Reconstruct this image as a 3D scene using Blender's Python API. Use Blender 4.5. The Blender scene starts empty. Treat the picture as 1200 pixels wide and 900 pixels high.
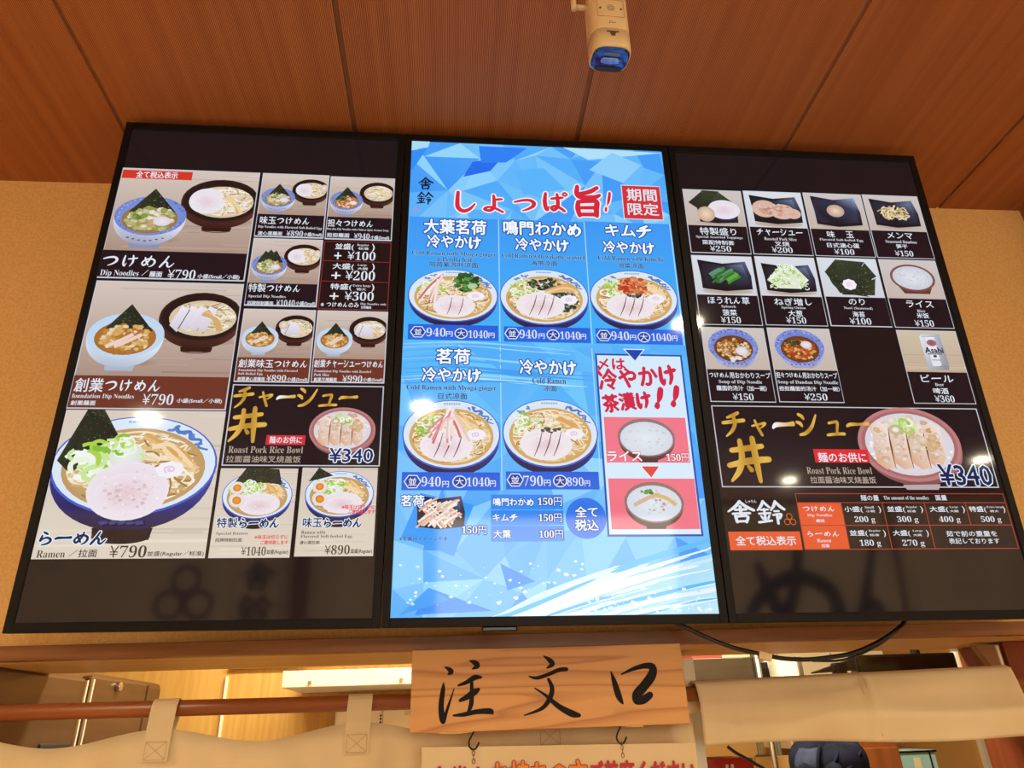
import bpy, bmesh, math, random
from mathutils import Vector, Matrix, Euler
S = bpy.context.scene
COL = S.collection
PI = math.pi
# ------------------------------------------------------------------ camera, world, exposure
cd = bpy.data.cameras.new('camera'); cam = bpy.data.objects.new('camera', cd); COL.objects.link(cam)
cd.sensor_width = 36; cd.lens = 24.6; cd.clip_start = .02
right, up, back = Vector((.99624545, -.0802742, -.03242005)), Vector((-.00640816, -.44182787, .89707696)), Vector((-.08633621, -.89350108, -.44068342))
cam.matrix_world = Matrix(((right.x, up.x, back.x, -.198), (right.y, up.y, back.y, -1.33284), (right.z, up.z, back.z, 1.62), (0, 0, 0, 1)))
S.camera = cam
S.view_settings.view_transform = 'Standard'; S.view_settings.look = 'None'
S.view_settings.exposure = 0; S.view_settings.gamma = 1; S.view_settings.use_curve_mapping = False
w = bpy.data.worlds.new('world'); S.world = w; w.use_nodes = True
w.node_tree.nodes['Background'].inputs[0].default_value = (1, .82, .6, 1)
w.node_tree.nodes['Background'].inputs[1].default_value = .25
DOWNLIGHT_W = 8; SIDE_FILL_W = 106; KITCHEN_W = 66; DAYLIGHT_W = 230
LAMP_COL = (1, .87, .6)
def area(name, loc, rot, size, size_y, watts, col):
    l = bpy.data.lights.new(name, 'AREA'); l.shape = 'RECTANGLE'; l.size = size; l.size_y = size_y; l.energy = watts; l.color = col
    o = bpy.data.objects.new(name, l); COL.objects.link(o); o.location = loc; o.rotation_euler = rot
    return o
# strip lights of the kitchen ceiling, and daylight at the shop entrance behind the viewer
area('kitchen_strip_light', (.2, .75, 2.5), (0, 0, 0), 2.2, .2, KITCHEN_W, (1, .93, .7))
area('entrance_daylight', (.6, -6.2, 1.9), (PI/2, 0, 0), 7.5, 1.8, DAYLIGHT_W, (1, .9, .74))
for sx in (-3.7, 4.6): area('side_fill_light', (sx, -1.3, 2.9), (0, 0, 0), .5, 1.2, SIDE_FILL_W, LAMP_COL)  # added fill lamps for the room, kept out of the displays' mirror view
# ------------------------------------------------------------------ helpers
def lin(c):
    if isinstance(c, str): c = tuple(int(c[i:i+2], 16) / 255 for i in (1, 3, 5))
    return tuple(x / 12.92 if x <= .04045 else ((x + .055) / 1.055) ** 2.4 for x in c[:3])
MATS = {}
def mat(name, c, rough=.5, metal=0, c2=None, scale=(8, 8, 8), det=4, bump=0, mix=(.35, .65), spec=.5, coat=0, trans=0, sss=0):
    """Principled material whose colour runs between two tones through stretched noise (object coordinates)."""
    if name in MATS: return MATS[name]
    m = bpy.data.materials.new(name); m.use_nodes = True; N = m.node_tree.nodes; L = m.node_tree.links
    b = N['Principled BSDF']; c = lin(c); c2 = lin(c2) if c2 else tuple(x * .9 for x in c)
    tc = N.new('ShaderNodeTexCoord'); mp = N.new('ShaderNodeMapping'); mp.inputs['Scale'].default_value = scale
    nz = N.new('ShaderNodeTexNoise'); nz.inputs['Scale'].default_value = 1; nz.inputs['Detail'].default_value = det
    rp = N.new('ShaderNodeValToRGB'); rp.color_ramp.elements[0].position, rp.color_ramp.elements[1].position = mix
    rp.color_ramp.elements[0].color = (*c2, 1); rp.color_ramp.elements[1].color = (*c, 1)
    L.new(tc.outputs['Object'], mp.inputs[0]); L.new(mp.outputs[0], nz.inputs['Vector']); L.new(nz.outputs[0], rp.inputs[0]); L.new(rp.outputs[0], b.inputs['Base Color'])
    b.inputs['Roughness'].default_value = rough; b.inputs['Metallic'].default_value = metal
    b.inputs['Specular IOR Level'].default_value = spec; b.inputs['Coat Weight'].default_value = coat; b.inputs['Coat Roughness'].default_value = .1
    if bump:
        bp = N.new('ShaderNodeBump'); bp.inputs['Strength'].default_value = bump; bp.inputs['Distance'].default_value = .002
        L.new(nz.outputs[0], bp.inputs['Height']); L.new(bp.outputs[0], b.inputs['Normal'])
    if trans:
        tr = N.new('ShaderNodeBsdfTranslucent'); L.new(rp.outputs[0], tr.inputs[0]); mx = N.new('ShaderNodeMixShader'); mx.inputs[0].default_value = trans
        L.new(b.outputs[0], mx.inputs[1]); L.new(tr.outputs[0], mx.inputs[2]); L.new(mx.outputs[0], N['Material Output'].inputs[0])
    MATS[name] = m
    return m
def screen_mat():
    m = bpy.data.materials.new('lit_screen'); m.use_nodes = True; N = m.node_tree.nodes; L = m.node_tree.links; b = N['Principled BSDF']
    a = N.new('ShaderNodeVertexColor'); a.layer_name = 'Col'
    b.inputs['Base Color'].default_value = (.004, .004, .004, 1); b.inputs['Roughness'].default_value = .058; b.inputs['IOR'].default_value = 1.5
    L.new(a.outputs[0], b.inputs['Emission Color']); b.inputs['Emission Strength'].default_value = 1
    return m
SCREEN = screen_mat()
def finish(me, name, m, parent=None, smooth=False, bevel=0, loc=None, rot=None, kind=None):
    o = bpy.data.objects.new(name, me); COL.objects.link(o)
    if m: me.materials.append(m)
    if parent: o.parent = parent
    if loc: o.location = loc
    if rot: o.rotation_euler = rot
    if smooth:
        for p in me.polygons: p.use_smooth = True
    if bevel:
        bv = o.modifiers.new('bevel', 'BEVEL'); bv.width = bevel; bv.segments = 2; bv.limit_method = 'ANGLE'; bv.angle_limit = .6
    if kind: o['kind'] = kind
    return o
class MB:
    """Collects shapes into one mesh."""
    def __init__(s): s.v = []; s.f = []
    def add(s, vs, fs):
        n = len(s.v); s.v += [tuple(p) for p in vs]; s.f += [tuple(i + n for i in f) for f in fs]; return s
    def box(s, x0, x1, y0, y1, z0, z1):
        return s.add([(x, y, z) for x in (x0, x1) for y in (y0, y1) for z in (z0, z1)], [(0, 1, 3, 2), (4, 6, 7, 5), (0, 4, 5, 1), (2, 3, 7, 6), (0, 2, 6, 4), (1, 5, 7, 3)])
    def tube(s, pts, r, n=10, cap=True):
        pts = [Vector(p) for p in pts]; vs = []; fs = []; m = len(pts)
        rr = r if isinstance(r, (list, tuple)) else [r] * m
        t0 = (pts[1] - pts[0]).normalized(); a = t0.orthogonal().normalized()
        for i, p in enumerate(pts):
            t = (pts[min(i + 1, m - 1)] - pts[max(i - 1, 0)]).normalized()
            a = (a - t * a.dot(t)).normalized(); b = t.cross(a)
            vs += [p + (a * math.cos(2 * PI * k / n) + b * math.sin(2 * PI * k / n)) * rr[i] for k in range(n)]
        for i in range(m - 1):
            for k in range(n): fs.append((i * n + k, i * n + (k + 1) % n, (i + 1) * n + (k + 1) % n, (i + 1) * n + k))
        if cap: fs.append(tuple(range(n - 1, -1, -1))); fs.append(tuple((m - 1) * n + k for k in range(n)))
        return s.add(vs, fs)
    def loft(s, rings, cap=True):
        n = len(rings[0]); vs = [p for r in rings for p in r]; fs = []
        for i in range(len(rings) - 1):
            for k in range(n): fs.append((i * n + k, i * n + (k + 1) % n, (i + 1) * n + (k + 1) % n, (i + 1) * n + k))
        if cap: fs.append(tuple(range(n - 1, -1, -1))); fs.append(tuple((len(rings) - 1) * n + k for k in range(n)))
        return s.add(vs, fs)
    def prism(s, poly, y0, y1):
        """Outline in the x-z plane, thickness along y."""
        n = len(poly)
        return s.add([(x, y0, z) for x, z in poly] + [(x, y1, z) for x, z in poly], [tuple(range(n)), tuple(range(2 * n - 1, n - 1, -1))] + [(i, i + n, (i + 1) % n + n, (i + 1) % n) for i in range(n)])
    def sheet(s, fn, nu, nv, t=0):
        """Surface fn(u, v); t > 0 gives it a thickness along its normal."""
        P = [[Vector(fn(i / nu, j / nv)) for j in range(nv + 1)] for i in range(nu + 1)]
        W = nv + 1; vs = [p for r in P for p in r]; fs = [(i * W + j, (i + 1) * W + j, (i + 1) * W + j + 1, i * W + j + 1) for i in range(nu) for j in range(nv)]
        if t:
            N_ = []
            for i in range(nu + 1):
                for j in range(nv + 1):
                    a = P[min(i + 1, nu)][j] - P[max(i - 1, 0)][j]; b = P[i][min(j + 1, nv)] - P[i][max(j - 1, 0)]
                    N_.append(a.cross(b).normalized())
            k = len(vs); vs = vs + [p + q * t for p, q in zip(vs, N_)]
            fs = fs + [tuple(i + k for i in reversed(f)) for f in fs]
            ring = [i * W for i in range(nu + 1)] + [nu * W + j for j in range(1, W)] + [i * W + nv for i in range(nu - 1, -1, -1)] + [j for j in range(nv - 1, 0, -1)]
            fs += [(ring[i], ring[i] + k, ring[(i + 1) % len(ring)] + k, ring[(i + 1) % len(ring)]) for i in range(len(ring))]
        return s.add(vs, fs)
    def build(s, name, m, parent=None, **kw):
        me = bpy.data.meshes.new(name); me.from_pydata(s.v, [], s.f)
        bm = bmesh.new(); bm.from_mesh(me); bmesh.ops.recalc_face_normals(bm, faces=bm.faces); bm.to_mesh(me); bm.free()
        return finish(me, name, m, parent, **kw)
def tag(o, label, cat, group=None):
    o['label'] = label; o['category'] = cat
    if group: o['group'] = group
    return o
def thing(name, label, cat, loc=(0, 0, 0), rot=(0, 0, 0), group=None):
    o = bpy.data.objects.new(name, None); COL.objects.link(o); o.location = loc; o.rotation_euler = rot; o.empty_display_size = .05
    return tag(o, label, cat, group)
def copy_tree(o, parent=None):
    c = o.copy(); COL.objects.link(c)
    if parent: c.parent = parent
    for ch in list(o.children): copy_tree(ch, c)
    return c
def spline(pts, n=6):
    """Catmull-Rom through tuples of any length."""
    if len(pts) < 3: return [tuple(a + (b - a) * k / n for a, b in zip(pts[0], pts[1])) for k in range(n + 1)]
    out = []
    for i in range(len(pts) - 1):
        p = [pts[max(i - 1, 0)], pts[i], pts[i + 1], pts[min(i + 2, len(pts) - 1)]]
        for k in range(n):
            t = k / n
            out.append(tuple(.5 * (2 * b + (c - a) * t + (2 * a - 5 * b + 4 * c - d) * t * t + (3 * b - a - 3 * c + d) * t ** 3) for a, b, c, d in zip(*p)))
    return out + [tuple(pts[-1])]
# ------------------------------------------------------------------ brush lettering: strokes (x, y down, width) in a 100 x 100 cell
TSU = [[(8, 38, 8), (35, 28, 12), (68, 24, 14), (88, 38, 16), (84, 60, 14), (62, 78, 10), (40, 88, 4)]]
CHO = [[(72, 8, 10), (50, 18, 12), (26, 26, 6)], [(6, 46, 10), (40, 42, 12), (92, 36, 12)], [(52, 22, 11), (54, 50, 13), (40, 75, 11), (14, 96, 4)]]
BRUSH = {
 'つ': TSU, 'っ': TSU, 'チ': CHO,
 'け': [[(20, 12, 8), (16, 45, 12), (16, 75, 12), (24, 90, 8), (34, 68, 3)], [(42, 36, 8), (70, 32, 11), (94, 28, 10)], [(68, 8, 8), (72, 40, 12), (70, 65, 11), (56, 92, 4)]],
 'め': [[(26, 22, 8), (36, 50, 11), (50, 78, 8)], [(62, 10, 8), (52, 45, 10), (28, 80, 12), (13, 68, 10), (24, 45, 10), (55, 30, 11), (84, 40, 12), (88, 62, 12), (76, 82, 9), (58, 92, 4)]],
 'ん': [[(52, 8, 8), (38, 40, 11), (18, 75, 13), (8, 92, 9), (28, 60, 8), (45, 52, 10), (52, 65, 11), (53, 82, 11), (68, 88, 10), (92, 60, 4)]],
 'ら': [[(36, 8, 8), (50, 16, 12), (60, 22, 8)], [(30, 32, 8), (26, 52, 11), (24, 68, 11), (34, 56, 9), (58, 46, 11), (80, 56, 13), (80, 76, 12), (58, 90, 9), (36, 95, 4)]],
 'ー': [[(6, 54, 12), (20, 48, 15), (60, 47, 12), (94, 45, 15)]],
 'し': [[(30, 6, 10), (28, 40, 13), (30, 72, 14), (48, 88, 13), (72, 80, 10), (92, 56, 4)]],
 'ょ': [[(52, 30, 8), (72, 26, 10), (84, 25, 8)], [(52, 6, 8), (54, 40, 12), (52, 70, 12), (36, 86, 12), (16, 80, 10), (30, 68, 9), (55, 72, 10), (88, 92, 8)]],
 'ぱ': [[(16, 12, 9), (12, 45, 13), (14, 75, 13), (20, 90, 8), (27, 72, 3)], [(38, 36, 8), (62, 32, 10), (80, 30, 8)], [(60, 14, 8), (62, 45, 12), (60, 70, 12), (46, 88, 11), (36, 78, 9), (50, 70, 9), (70, 78, 10), (86, 92, 8)], [(90, 6, 5), (98, 14, 5), (90, 22, 5), (82, 14, 5), (90, 6, 5)]],
 '旨': [[(82, 6, 9), (60, 20, 11), (32, 28, 9)], [(26, 4, 9), (24, 26, 12), (34, 38, 12), (70, 38, 12), (88, 30, 7)], [(26, 54, 9), (24, 75, 12), (28, 98, 9)], [(26, 54, 9), (55, 50, 11), (78, 51, 12), (76, 75, 13), (76, 97, 10)], [(30, 73, 8), (72, 71, 9)], [(30, 94, 9), (74, 93, 10)]],
 '!': [[(70, 2, 26), (55, 40, 26), (40, 66, 8)], [(28, 84, 22), (24, 92, 24)]],
 'ャ': [[(20, 44, 9), (50, 36, 11), (84, 28, 12), (72, 46, 8), (58, 56, 4)], [(36, 12, 9), (48, 55, 12), (62, 96, 12)]],
 'シ': [[(18, 8, 10), (32, 16, 13), (38, 26, 8)], [(6, 40, 10), (20, 46, 13), (26, 56, 8)], [(12, 92, 8), (40, 84, 13), (70, 56, 12), (95, 10, 5)]],
 'ュ': [[(22, 30, 10), (50, 25, 11), (68, 26, 13), (62, 54, 12), (56, 80, 10)], [(4, 86, 10), (50, 81, 12), (96, 80, 12)]],
 '丼': [[(12, 30, 9), (50, 25, 11), (84, 20, 9)], [(2, 64, 9), (50, 54, 13), (96, 50, 11)], [(34, 8, 9), (34, 45, 12), (24, 75, 11), (4, 98, 4)], [(64, 2, 10), (66, 50, 13), (69, 99, 7)], [(46, 66, 5), (52, 74, 9)]],
 '舎': [[(50, 2, 8), (35, 24, 11), (4, 50, 5)], [(50, 4, 8), (70, 26, 12), (98, 44, 10)], [(30, 42, 8), (70, 40, 9)], [(50, 26, 9), (50, 64, 10)], [(20, 60, 8), (82, 57, 9)], [(28, 70, 9), (32, 98, 9)], [(30, 73, 8), (72, 71, 9), (66, 98, 9)], [(34, 95, 8), (66, 93, 8)]],
 '鈴': [[(26, 2, 7), (16, 24, 9), (2, 42, 4)], [(26, 4, 7), (38, 20, 8), (48, 30, 5)], [(14, 40, 6), (40, 38, 6)], [(6, 56, 6), (46, 54, 7)], [(26, 36, 7), (26, 88, 8)], [(12, 66, 5), (18, 78, 7)], [(42, 64, 5), (36, 78, 6)], [(2, 93, 8), (48, 86, 7)], [(70, 2, 7), (62, 24, 9), (50, 42, 4)], [(70, 4, 7), (84, 24, 10), (99, 38, 8)], [(62, 46, 6), (78, 45, 6)], [(56, 62, 6), (84, 58, 8), (78, 76, 7)], [(70, 60, 8), (70, 99, 7)]],
}
def stroke_polys(pts, extra=0, n=5):
    """Outline quads and round ends of one brush stroke -> list of convex polygons (2-D)."""
    q = spline(pts, n); out = []; L_ = []; R_ = []
    for i, (x, y, wd) in enumerate(q):
        a = q[max(i - 1, 0)]; b = q[min(i + 1, len(q) - 1)]; dx, dy = b[0] - a[0], b[1] - a[1]; d = math.hypot(dx, dy) or 1
        h = max(wd, .3) / 2 + extra
        L_.append((x - dy / d * h, y + dx / d * h)); R_.append((x + dy / d * h, y - dx / d * h))
    for i in range(len(q) - 1): out.append([L_[i], L_[i + 1], R_[i + 1], R_[i]])
    for k in range(0, len(q), 2):
        x, y, wd = q[k]; h = max(wd, .3) / 2 + extra; out.append([(x + h * math.cos(t * PI / 4), y + h * math.sin(t * PI / 4)) for t in range(8)])
    x, y, wd = q[-1]; h = max(wd, .3) / 2 + extra; out.append([(x + h * math.cos(t * PI / 4), y + h * math.sin(t * PI / 4)) for t in range(8)])
    return out
TEXT_CACHE = {}
def text_mesh(s, offset=0):
    """Triangulated outline of a string -> verts (x, y up), faces."""
    if (s, offset) not in TEXT_CACHE:
        c = bpy.data.curves.new('lettering', 'FONT'); c.body = s; c.size = 1; c.resolution_u = 2; c.offset = offset; c.fill_mode = 'FRONT'
        o = bpy.data.objects.new('lettering', c); COL.objects.link(o)
        dg = bpy.context.evaluated_depsgraph_get(); me = o.evaluated_get(dg).to_mesh()
        TEXT_CACHE[s, offset] = ([(v.co.x, v.co.y) for v in me.vertices], [tuple(p.vertices) for p in me.polygons])
        o.evaluated_get(dg).to_mesh_clear(); bpy.data.objects.remove(o); bpy.data.curves.remove(c)
    return TEXT_CACHE[s, offset]
def serif(s):
    r = ''
    for ch in s:
        if 'A' <= ch <= 'Z': r += chr(0x1D400 + ord(ch) - 65)
        elif 'a' <= ch <= 'z': r += chr(0x1D41A + ord(ch) - 97)
        elif '0' <= ch <= '9': r += chr(0x1D7CE + ord(ch) - 48)
        else: r += ch
    return r
def glyph_polys(s, kind, fat=-.6, cell=.86):
    """Polygons (x right, y up) of a string; kind j plain, s serif, b brush."""
    if kind == 's':
        v, f = text_mesh(serif(s), -.006); return [[v[i] for i in p] for p in f]
    if kind == 'j':
        v, f = text_mesh(s); return [[v[i] for i in p] for p in f]
    out = []; x = 0
    for ch in s:
        if ch in BRUSH:
            for st in BRUSH[ch]: out += [[(x + (1 - cell) / 2 + cell * a / 100, .82 - cell * b / 100) for a, b in p] for p in stroke_polys(st, fat)]
        else:
            v, f = text_mesh(ch); out += [[(x + v[i][0] + .02, v[i][1]) for i in p] for p in f]
        x += 1
    return out
# ------------------------------------------------------------------ painter for the pictures on the lit screens (millimetres, x right, z up)
rnd = random.Random(4)
def mixc(a, b, t): return tuple(x + (y - x) * t for x, y in zip(a, b))
def hx(c): return tuple(int(c[i:i+2], 16) / 255 for i in (1, 3, 5)) if isinstance(c, str) else c
class Paint:
    def __init__(s, y=-.0003): s.v = []; s.f = []; s.c = []; s.y = y; s.clip = None
    def poly(s, pts, c, step=True):
        if step: s.y -= .000005
        n = len(s.v); c = c if isinstance(c, list) else [c] * len(pts)
        for (x, z), k in zip(pts, c):
            if s.clip: x = min(max(x, s.clip[0]), s.clip[2]); z = min(max(z, s.clip[1]), s.clip[3])
            s.v.append((x / 1000, s.y, z / 1000)); s.c.append(lin(hx(k)))
        s.f.append(tuple(range(n, n + len(pts)))); return s
    def rect(s, x0, z0, x1, z1, c, top=None):
        t = top or c; return s.poly([(x0, z0), (x1, z0), (x1, z1), (x0, z1)], [c, c, t, t])
    def frame(s, x0, z0, x1, z1, t, c):
        s.rect(x0, z0, x1, z0 + t, c); s.rect(x0, z1 - t, x1, z1, c); s.rect(x0, z0, x0 + t, z1, c); s.rect(x1 - t, z0, x1, z1, c); return s
    def ell(s, cx, cz, rx, rz, c, edge=None, n=28, rot=0, a0=0, a1=360):
        s.y -= .000005; e = edge or c; full = a1 - a0 >= 360
        ca, sa = math.cos(rot), math.sin(rot); pts = []
        for k in range(n + (0 if full else 1)):
            t = math.radians(a0 + (a1 - a0) * k / n); x, z = rx * math.cos(t), rz * math.sin(t); pts.append((cx + x * ca - z * sa, cz + x * sa + z * ca))
        m = len(pts)
        for k in range(m if full else m - 1): s.poly([(cx, cz), pts[k], pts[(k + 1) % m]], [c, e, e], False)
        return s
    def stroke(s, pts, wd, c, n=4, step=True):
        if step: s.y -= .000005
        q = spline([(*p, wd) if len(p) == 2 else p for p in pts], n); L_ = []; R_ = []
        for i, (x, z, ww) in enumerate(q):
            a = q[max(i - 1, 0)]; b = q[min(i + 1, len(q) - 1)]; dx, dz = b[0] - a[0], b[1] - a[1]; d = math.hypot(dx, dz) or 1
            L_.append((x - dz / d * ww / 2, z + dx / d * ww / 2)); R_.append((x + dz / d * ww / 2, z - dx / d * ww / 2))
        for i in range(len(q) - 1): s.poly([L_[i], L_[i + 1], R_[i + 1], R_[i]], c, False)
        return s
    def blob(s, cx, cz, r, c, c2=None, asp=1, n=9):
        ph = [rnd.uniform(.75, 1.15) for _ in range(n)]; s.y -= .000005; rot = rnd.uniform(0, 6)
        pts = [(cx + r * p * math.cos(rot + 2 * PI * k / n), cz + r * asp * p * math.sin(rot + 2 * PI * k / n)) for k, p in enumerate(ph)]
        for k in range(n): s.poly([(cx, cz), pts[k], pts[(k + 1) % n]], [c, c2 or c, c2 or c], False)
        return s
    def glyphs(s, polys, x0, z0, x1, z1, h, c, outline=None, ow=.06, bold=0, shade=None):
        """Fit lettering into the box whose centre line runs (x0,z0)-(x1,z1) with height h."""
        xs = [p[0] for q in polys for p in q]; ys = [p[1] for q in polys for p in q]
        a, b, lo, hi = min(xs), max(xs), min(ys), max(ys); W = math.hypot(x1 - x0, z1 - z0); ang = math.atan2(z1 - z0, x1 - x0); ca, sa = math.cos(ang), math.sin(ang)
        def put(q, dx, dz, col):
            P = []; K = []
            for x, y in q:
                u = (x - a) / (b - a or 1) * W + dx; v = ((y - lo) / (hi - lo or 1) - .5) * h + dz
                P.append((x0 + u * ca - v * sa, z0 + u * sa + v * ca)); K.append(col(u / W) if callable(col) else col)
            s.poly(P, K, False)
        if outline:
            s.y -= .000005; o = ow * h
            for k in range(8):
                for q in polys: put(q, o * math.cos(k * PI / 4), o * math.sin(k * PI / 4), outline)
        s.y -= .000005; o = bold * h
        for dx, dz in ([(0, 0)] if not bold else [(-o, 0), (o, 0), (0, -o), (0, o)]):
            for q in polys: put(q, dx, dz, shade or c)
        return s
    def text(s, t, x0, z0, x1, z1, h, style):
        kind, c, ol, ow, bd = STYLES[style]
        return s.glyphs(glyph_polys(t, kind, *((.6, .95) if style[0] in 'wnr' else ())), x0, z0, x1, z1, h, c, ol, ow, bd)
    def build(s, name, parent, label=None):
        me = bpy.data.meshes.new(name); me.from_pydata(s.v, [], s.f)
        at = me.color_attributes.new('Col', 'FLOAT_COLOR', 'POINT')
        at.data.foreach_set('color', [x for c in s.c for x in (*c, 1)])
        # every face looks out of the screen
        bm = bmesh.new(); bm.from_mesh(me); bm.normal_update()
        bmesh.ops.reverse_faces(bm, faces=[f for f in bm.faces if f.normal.y > 0]); bm.to_mesh(me); bm.free()
        o = finish(me, name, SCREEN, parent)
        if label: o['label'] = label
        return o
WHITE = '#dfe4ee'
STYLES = {  # kind, colour, outline, outline width, boldness
 'tw': ('j', WHITE, None, 0, .018), 'tb': ('b', WHITE, None, 0, .012), 'ts': ('s', WHITE, None, 0, 0), 'tc': ('s', '#b9a595', None, 0, 0), 'tg': ('j', '#b9a595', None, 0, .01),
 'nb': ('b', '#1d2a56', '#e6ecf5', .09, .02), 'ds': ('s', '#3a2a2c', None, 0, 0), 'dw': ('j', '#3a2a2c', None, 0, .015), 'rw': ('j', '#e0474f', None, 0, .03),
 'wn': ('b', '#eef6ff', '#0f3aa0', .095, .028), 'ws': ('s', '#eef6ff', '#0f3aa0', .11, .01), 'wq': ('s', '#fdeef0', '#b83a55', .08, .01), 'db': ('s', '#163a76', '#9fd4fa', .05, .012), 'dj': ('j', '#163a76', '#9fd4fa', .05, .02),
 'rb': ('b', '#cf2a48', None, 0, .04), 'wr': ('b', '#fdeef0', '#b83a55', .07, .03)}
# ------------------------------------------------------------------ pictures of food shown on the screens
class Pic:
    """Frame of one picture; positions as fractions (u right, v down)."""
    def __init__(s, p, x0, z0, x1, z1): s.p = p; s.x0, s.z0, s.w, s.h = x0, z0, x1 - x0, z1 - z0; s.x1, s.z1 = x1, z1
    def P(s, u, v): return (s.x0 + u * s.w, s.z1 - v * s.h)
    def poly(s, uv, c): s.p.poly([s.P(*q) for q in uv], c)
    def ell(s, u, v, ru, rv, c, e=None, **k): s.p.ell(*s.P(u, v), ru * s.w, rv * s.h, c, e, **k)
def table_top(p, x0, z0, x1, z1, a='#d2c4bb', b='#a98f81'):
    p.rect(x0, z0, x1, z1, b, a); p.y -= .000005
    for k in range(34):
        z = rnd.uniform(z0, z1 - .5); l = rnd.uniform(.2, .8) * (x1 - x0); x = rnd.uniform(x0, x1 - .2 * l); t = (z - z0) / (z1 - z0); c = mixc(hx(b), hx(a), t)
        d = rnd.uniform(-.07, .05); p.rect(x, z, min(x + l, x1), min(z + (z1 - z0) * rnd.uniform(.008, .02), z1), tuple(q + d for q in c))
def noodle_heap(p, cx, cz, rx, rz, n, cols, wd):
    for k in range(n):
        r = math.sqrt(rnd.random()) * .85; t = rnd.uniform(0, 2 * PI); x, z = cx + rx * r * math.cos(t), cz + rz * r * math.sin(t)
        a = rnd.uniform(-.7, .7) + (PI / 2 if rnd.random() < .25 else 0); l = rx * rnd.uniform(.2, .45); bend = rnd.uniform(-.5, .5) * l
        q = [(x + l * s * math.cos(a) - bend * (1 - s * s) * math.sin(a), z + (l * s * math.sin(a) + bend * (1 - s * s) * math.cos(a)) * rz / rx) for s in (-1, -.3, .4, 1)]
        q = [(cx + (X - cx) * min(1, .96 / max(1e-6, math.hypot((X - cx) / rx, (Z - cz) / rz))), cz + (Z - cz) * min(1, .96 / max(1e-6, math.hypot((X - cx) / rx, (Z - cz) / rz)))) for X, Z in q]
        p.stroke(q, wd, rnd.choice(cols), 3)
def bits(p, cx, cz, rx, rz, n, cols, r):
    for k in range(n):
        a, q = rnd.uniform(0, 2 * PI), math.sqrt(rnd.random()) * .88
        c = hx(rnd.choice(cols)); p.blob(cx + rx * q * math.cos(a), cz + rz * q * math.sin(a), r * rnd.uniform(.6, 1.3), c, tuple(k * .89 for k in c), .75, 7)
def bowl_body(p, x, z, rx, depth, top, bot, foot=.36, fh=.12):
    p.poly([(x - rx * foot, z - depth * .95), (x - rx * foot * .92, z - depth * (1 + fh)), (x + rx * foot * .92, z - depth * (1 + fh)), (x + rx * foot, z - depth * .95)], bot)
    pts = []; cols = []
    for i in range(25): a = PI * i / 24; pts.append((x - rx * math.cos(a), z - depth * math.sin(a) ** .85)); cols.append(mixc(hx(top), hx(bot), math.sin(a) ** 2 * .9 + .1 * math.cos(a)))
    p.poly(pts, cols)
def nori(p, pts, dark='#20291f'):
    p.poly(pts, [dark, '#2d3828', '#1b231c', '#27301f'][:len(pts)] if len(pts) <= 4 else dark)
    xs = [a for a, b in pts]; zs = [b for a, b in pts]
    A, B, C = pts[0], pts[1], pts[2]
    for k in range(60):
        u, v = rnd.random(), rnd.random()
        if u + v > 1: u, v = 1 - u, 1 - v
        x = A[0] + u * (B[0] - A[0]) + v * (C[0] - A[0]); z = A[1] + u * (B[1] - A[1]) + v * (C[1] - A[1])
        p.blob(x, z, (max(xs) - min(xs)) * rnd.uniform(.01, .024), rnd.choice(['#3d4a33', '#4a5638', '#161c15', '#5d6a45', '#2f3b29', '#6b774f']), None, .7, 5)
def egg_half(p, x, z, r, rot=0):
    p.ell(x, z, r, r * .86, '#f4f1ee', '#dcd9dc', rot=rot); p.ell(x, z, r * .56, r * .5, '#f3a233', '#d97b22', rot=rot)
def naruto(p, x, z, r, asp=.7):
    n = 16; p.y -= .000005
    pts = [(x + r * (1 + .06 * (-1) ** k) * math.cos(2 * PI * k / n), z + asp * r * (1 + .06 * (-1) ** k) * math.sin(2 * PI * k / n)) for k in range(n)]
    p.poly(pts, '#f1eef6'); p.stroke([(x + r * .5 * t / 7 * math.cos(t * 1.5), z + asp * r * .5 * t / 7 * math.sin(t * 1.5)) for t in range(1, 8)], r * .12, '#e3c3dd', 3)
def leek(p, cx, cz, rx, rz, n, s):
    for k in range(n):
        a, q = rnd.uniform(0, 2 * PI), math.sqrt(rnd.random()); x, z = cx + rx * q * math.cos(a), cz + rz * q * math.sin(a)
        c = rnd.choice(['#a9d24e', '#c8e59a', '#e8f2df', '#86bd3c', '#f0f6ee']); r = s * rnd.uniform(.7, 1.2); t = rnd.uniform(0, 6)
        p.stroke([(x + r * math.cos(t + j), z + r * .75 * math.sin(t + j)) for j in (0, 1.1, 2.2, 3.3)], s * .45, c, 3)
def chashu_round(p, x, z, rx, rz, c='#e9dfe4', e='#d4b8ba'):
    p.ell(x, z, rx, rz, e, c); p.ell(x, z - rz * .1, rx * .8, rz * .72, mixc(hx(e), (.9, .72, .74), .35), c)
    for k in range(46):
        a, q = rnd.uniform(0, 6.3), math.sqrt(rnd.random()) * .82; p.blob(x + q * rx * math.cos(a), z + q * rz * math.sin(a), rx * rnd.uniform(.02, .045), rnd.choice(['#e3c6c9', '#f6f0f3', '#e8d3d6', '#f1e4e8']), None, .6, 5)
def chashu_sliced(p, x, z, rx, rz, cuts=3, lean=.25, c='#efe7ee', e='#e3d0d6'):
    chashu_round(p, x, z, rx, rz, c, e)
    for k in range(cuts):
        t = -.5 + (k + .5) / cuts * 1.1; p.stroke([(x + rx * (t + lean * .6), z + rz * .8, rx * .02), (x + rx * (t + .05), z, rx * .045), (x + rx * (t - lean * .5), z - rz * .75, rx * .02)], 1, '#5d4745')
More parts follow.
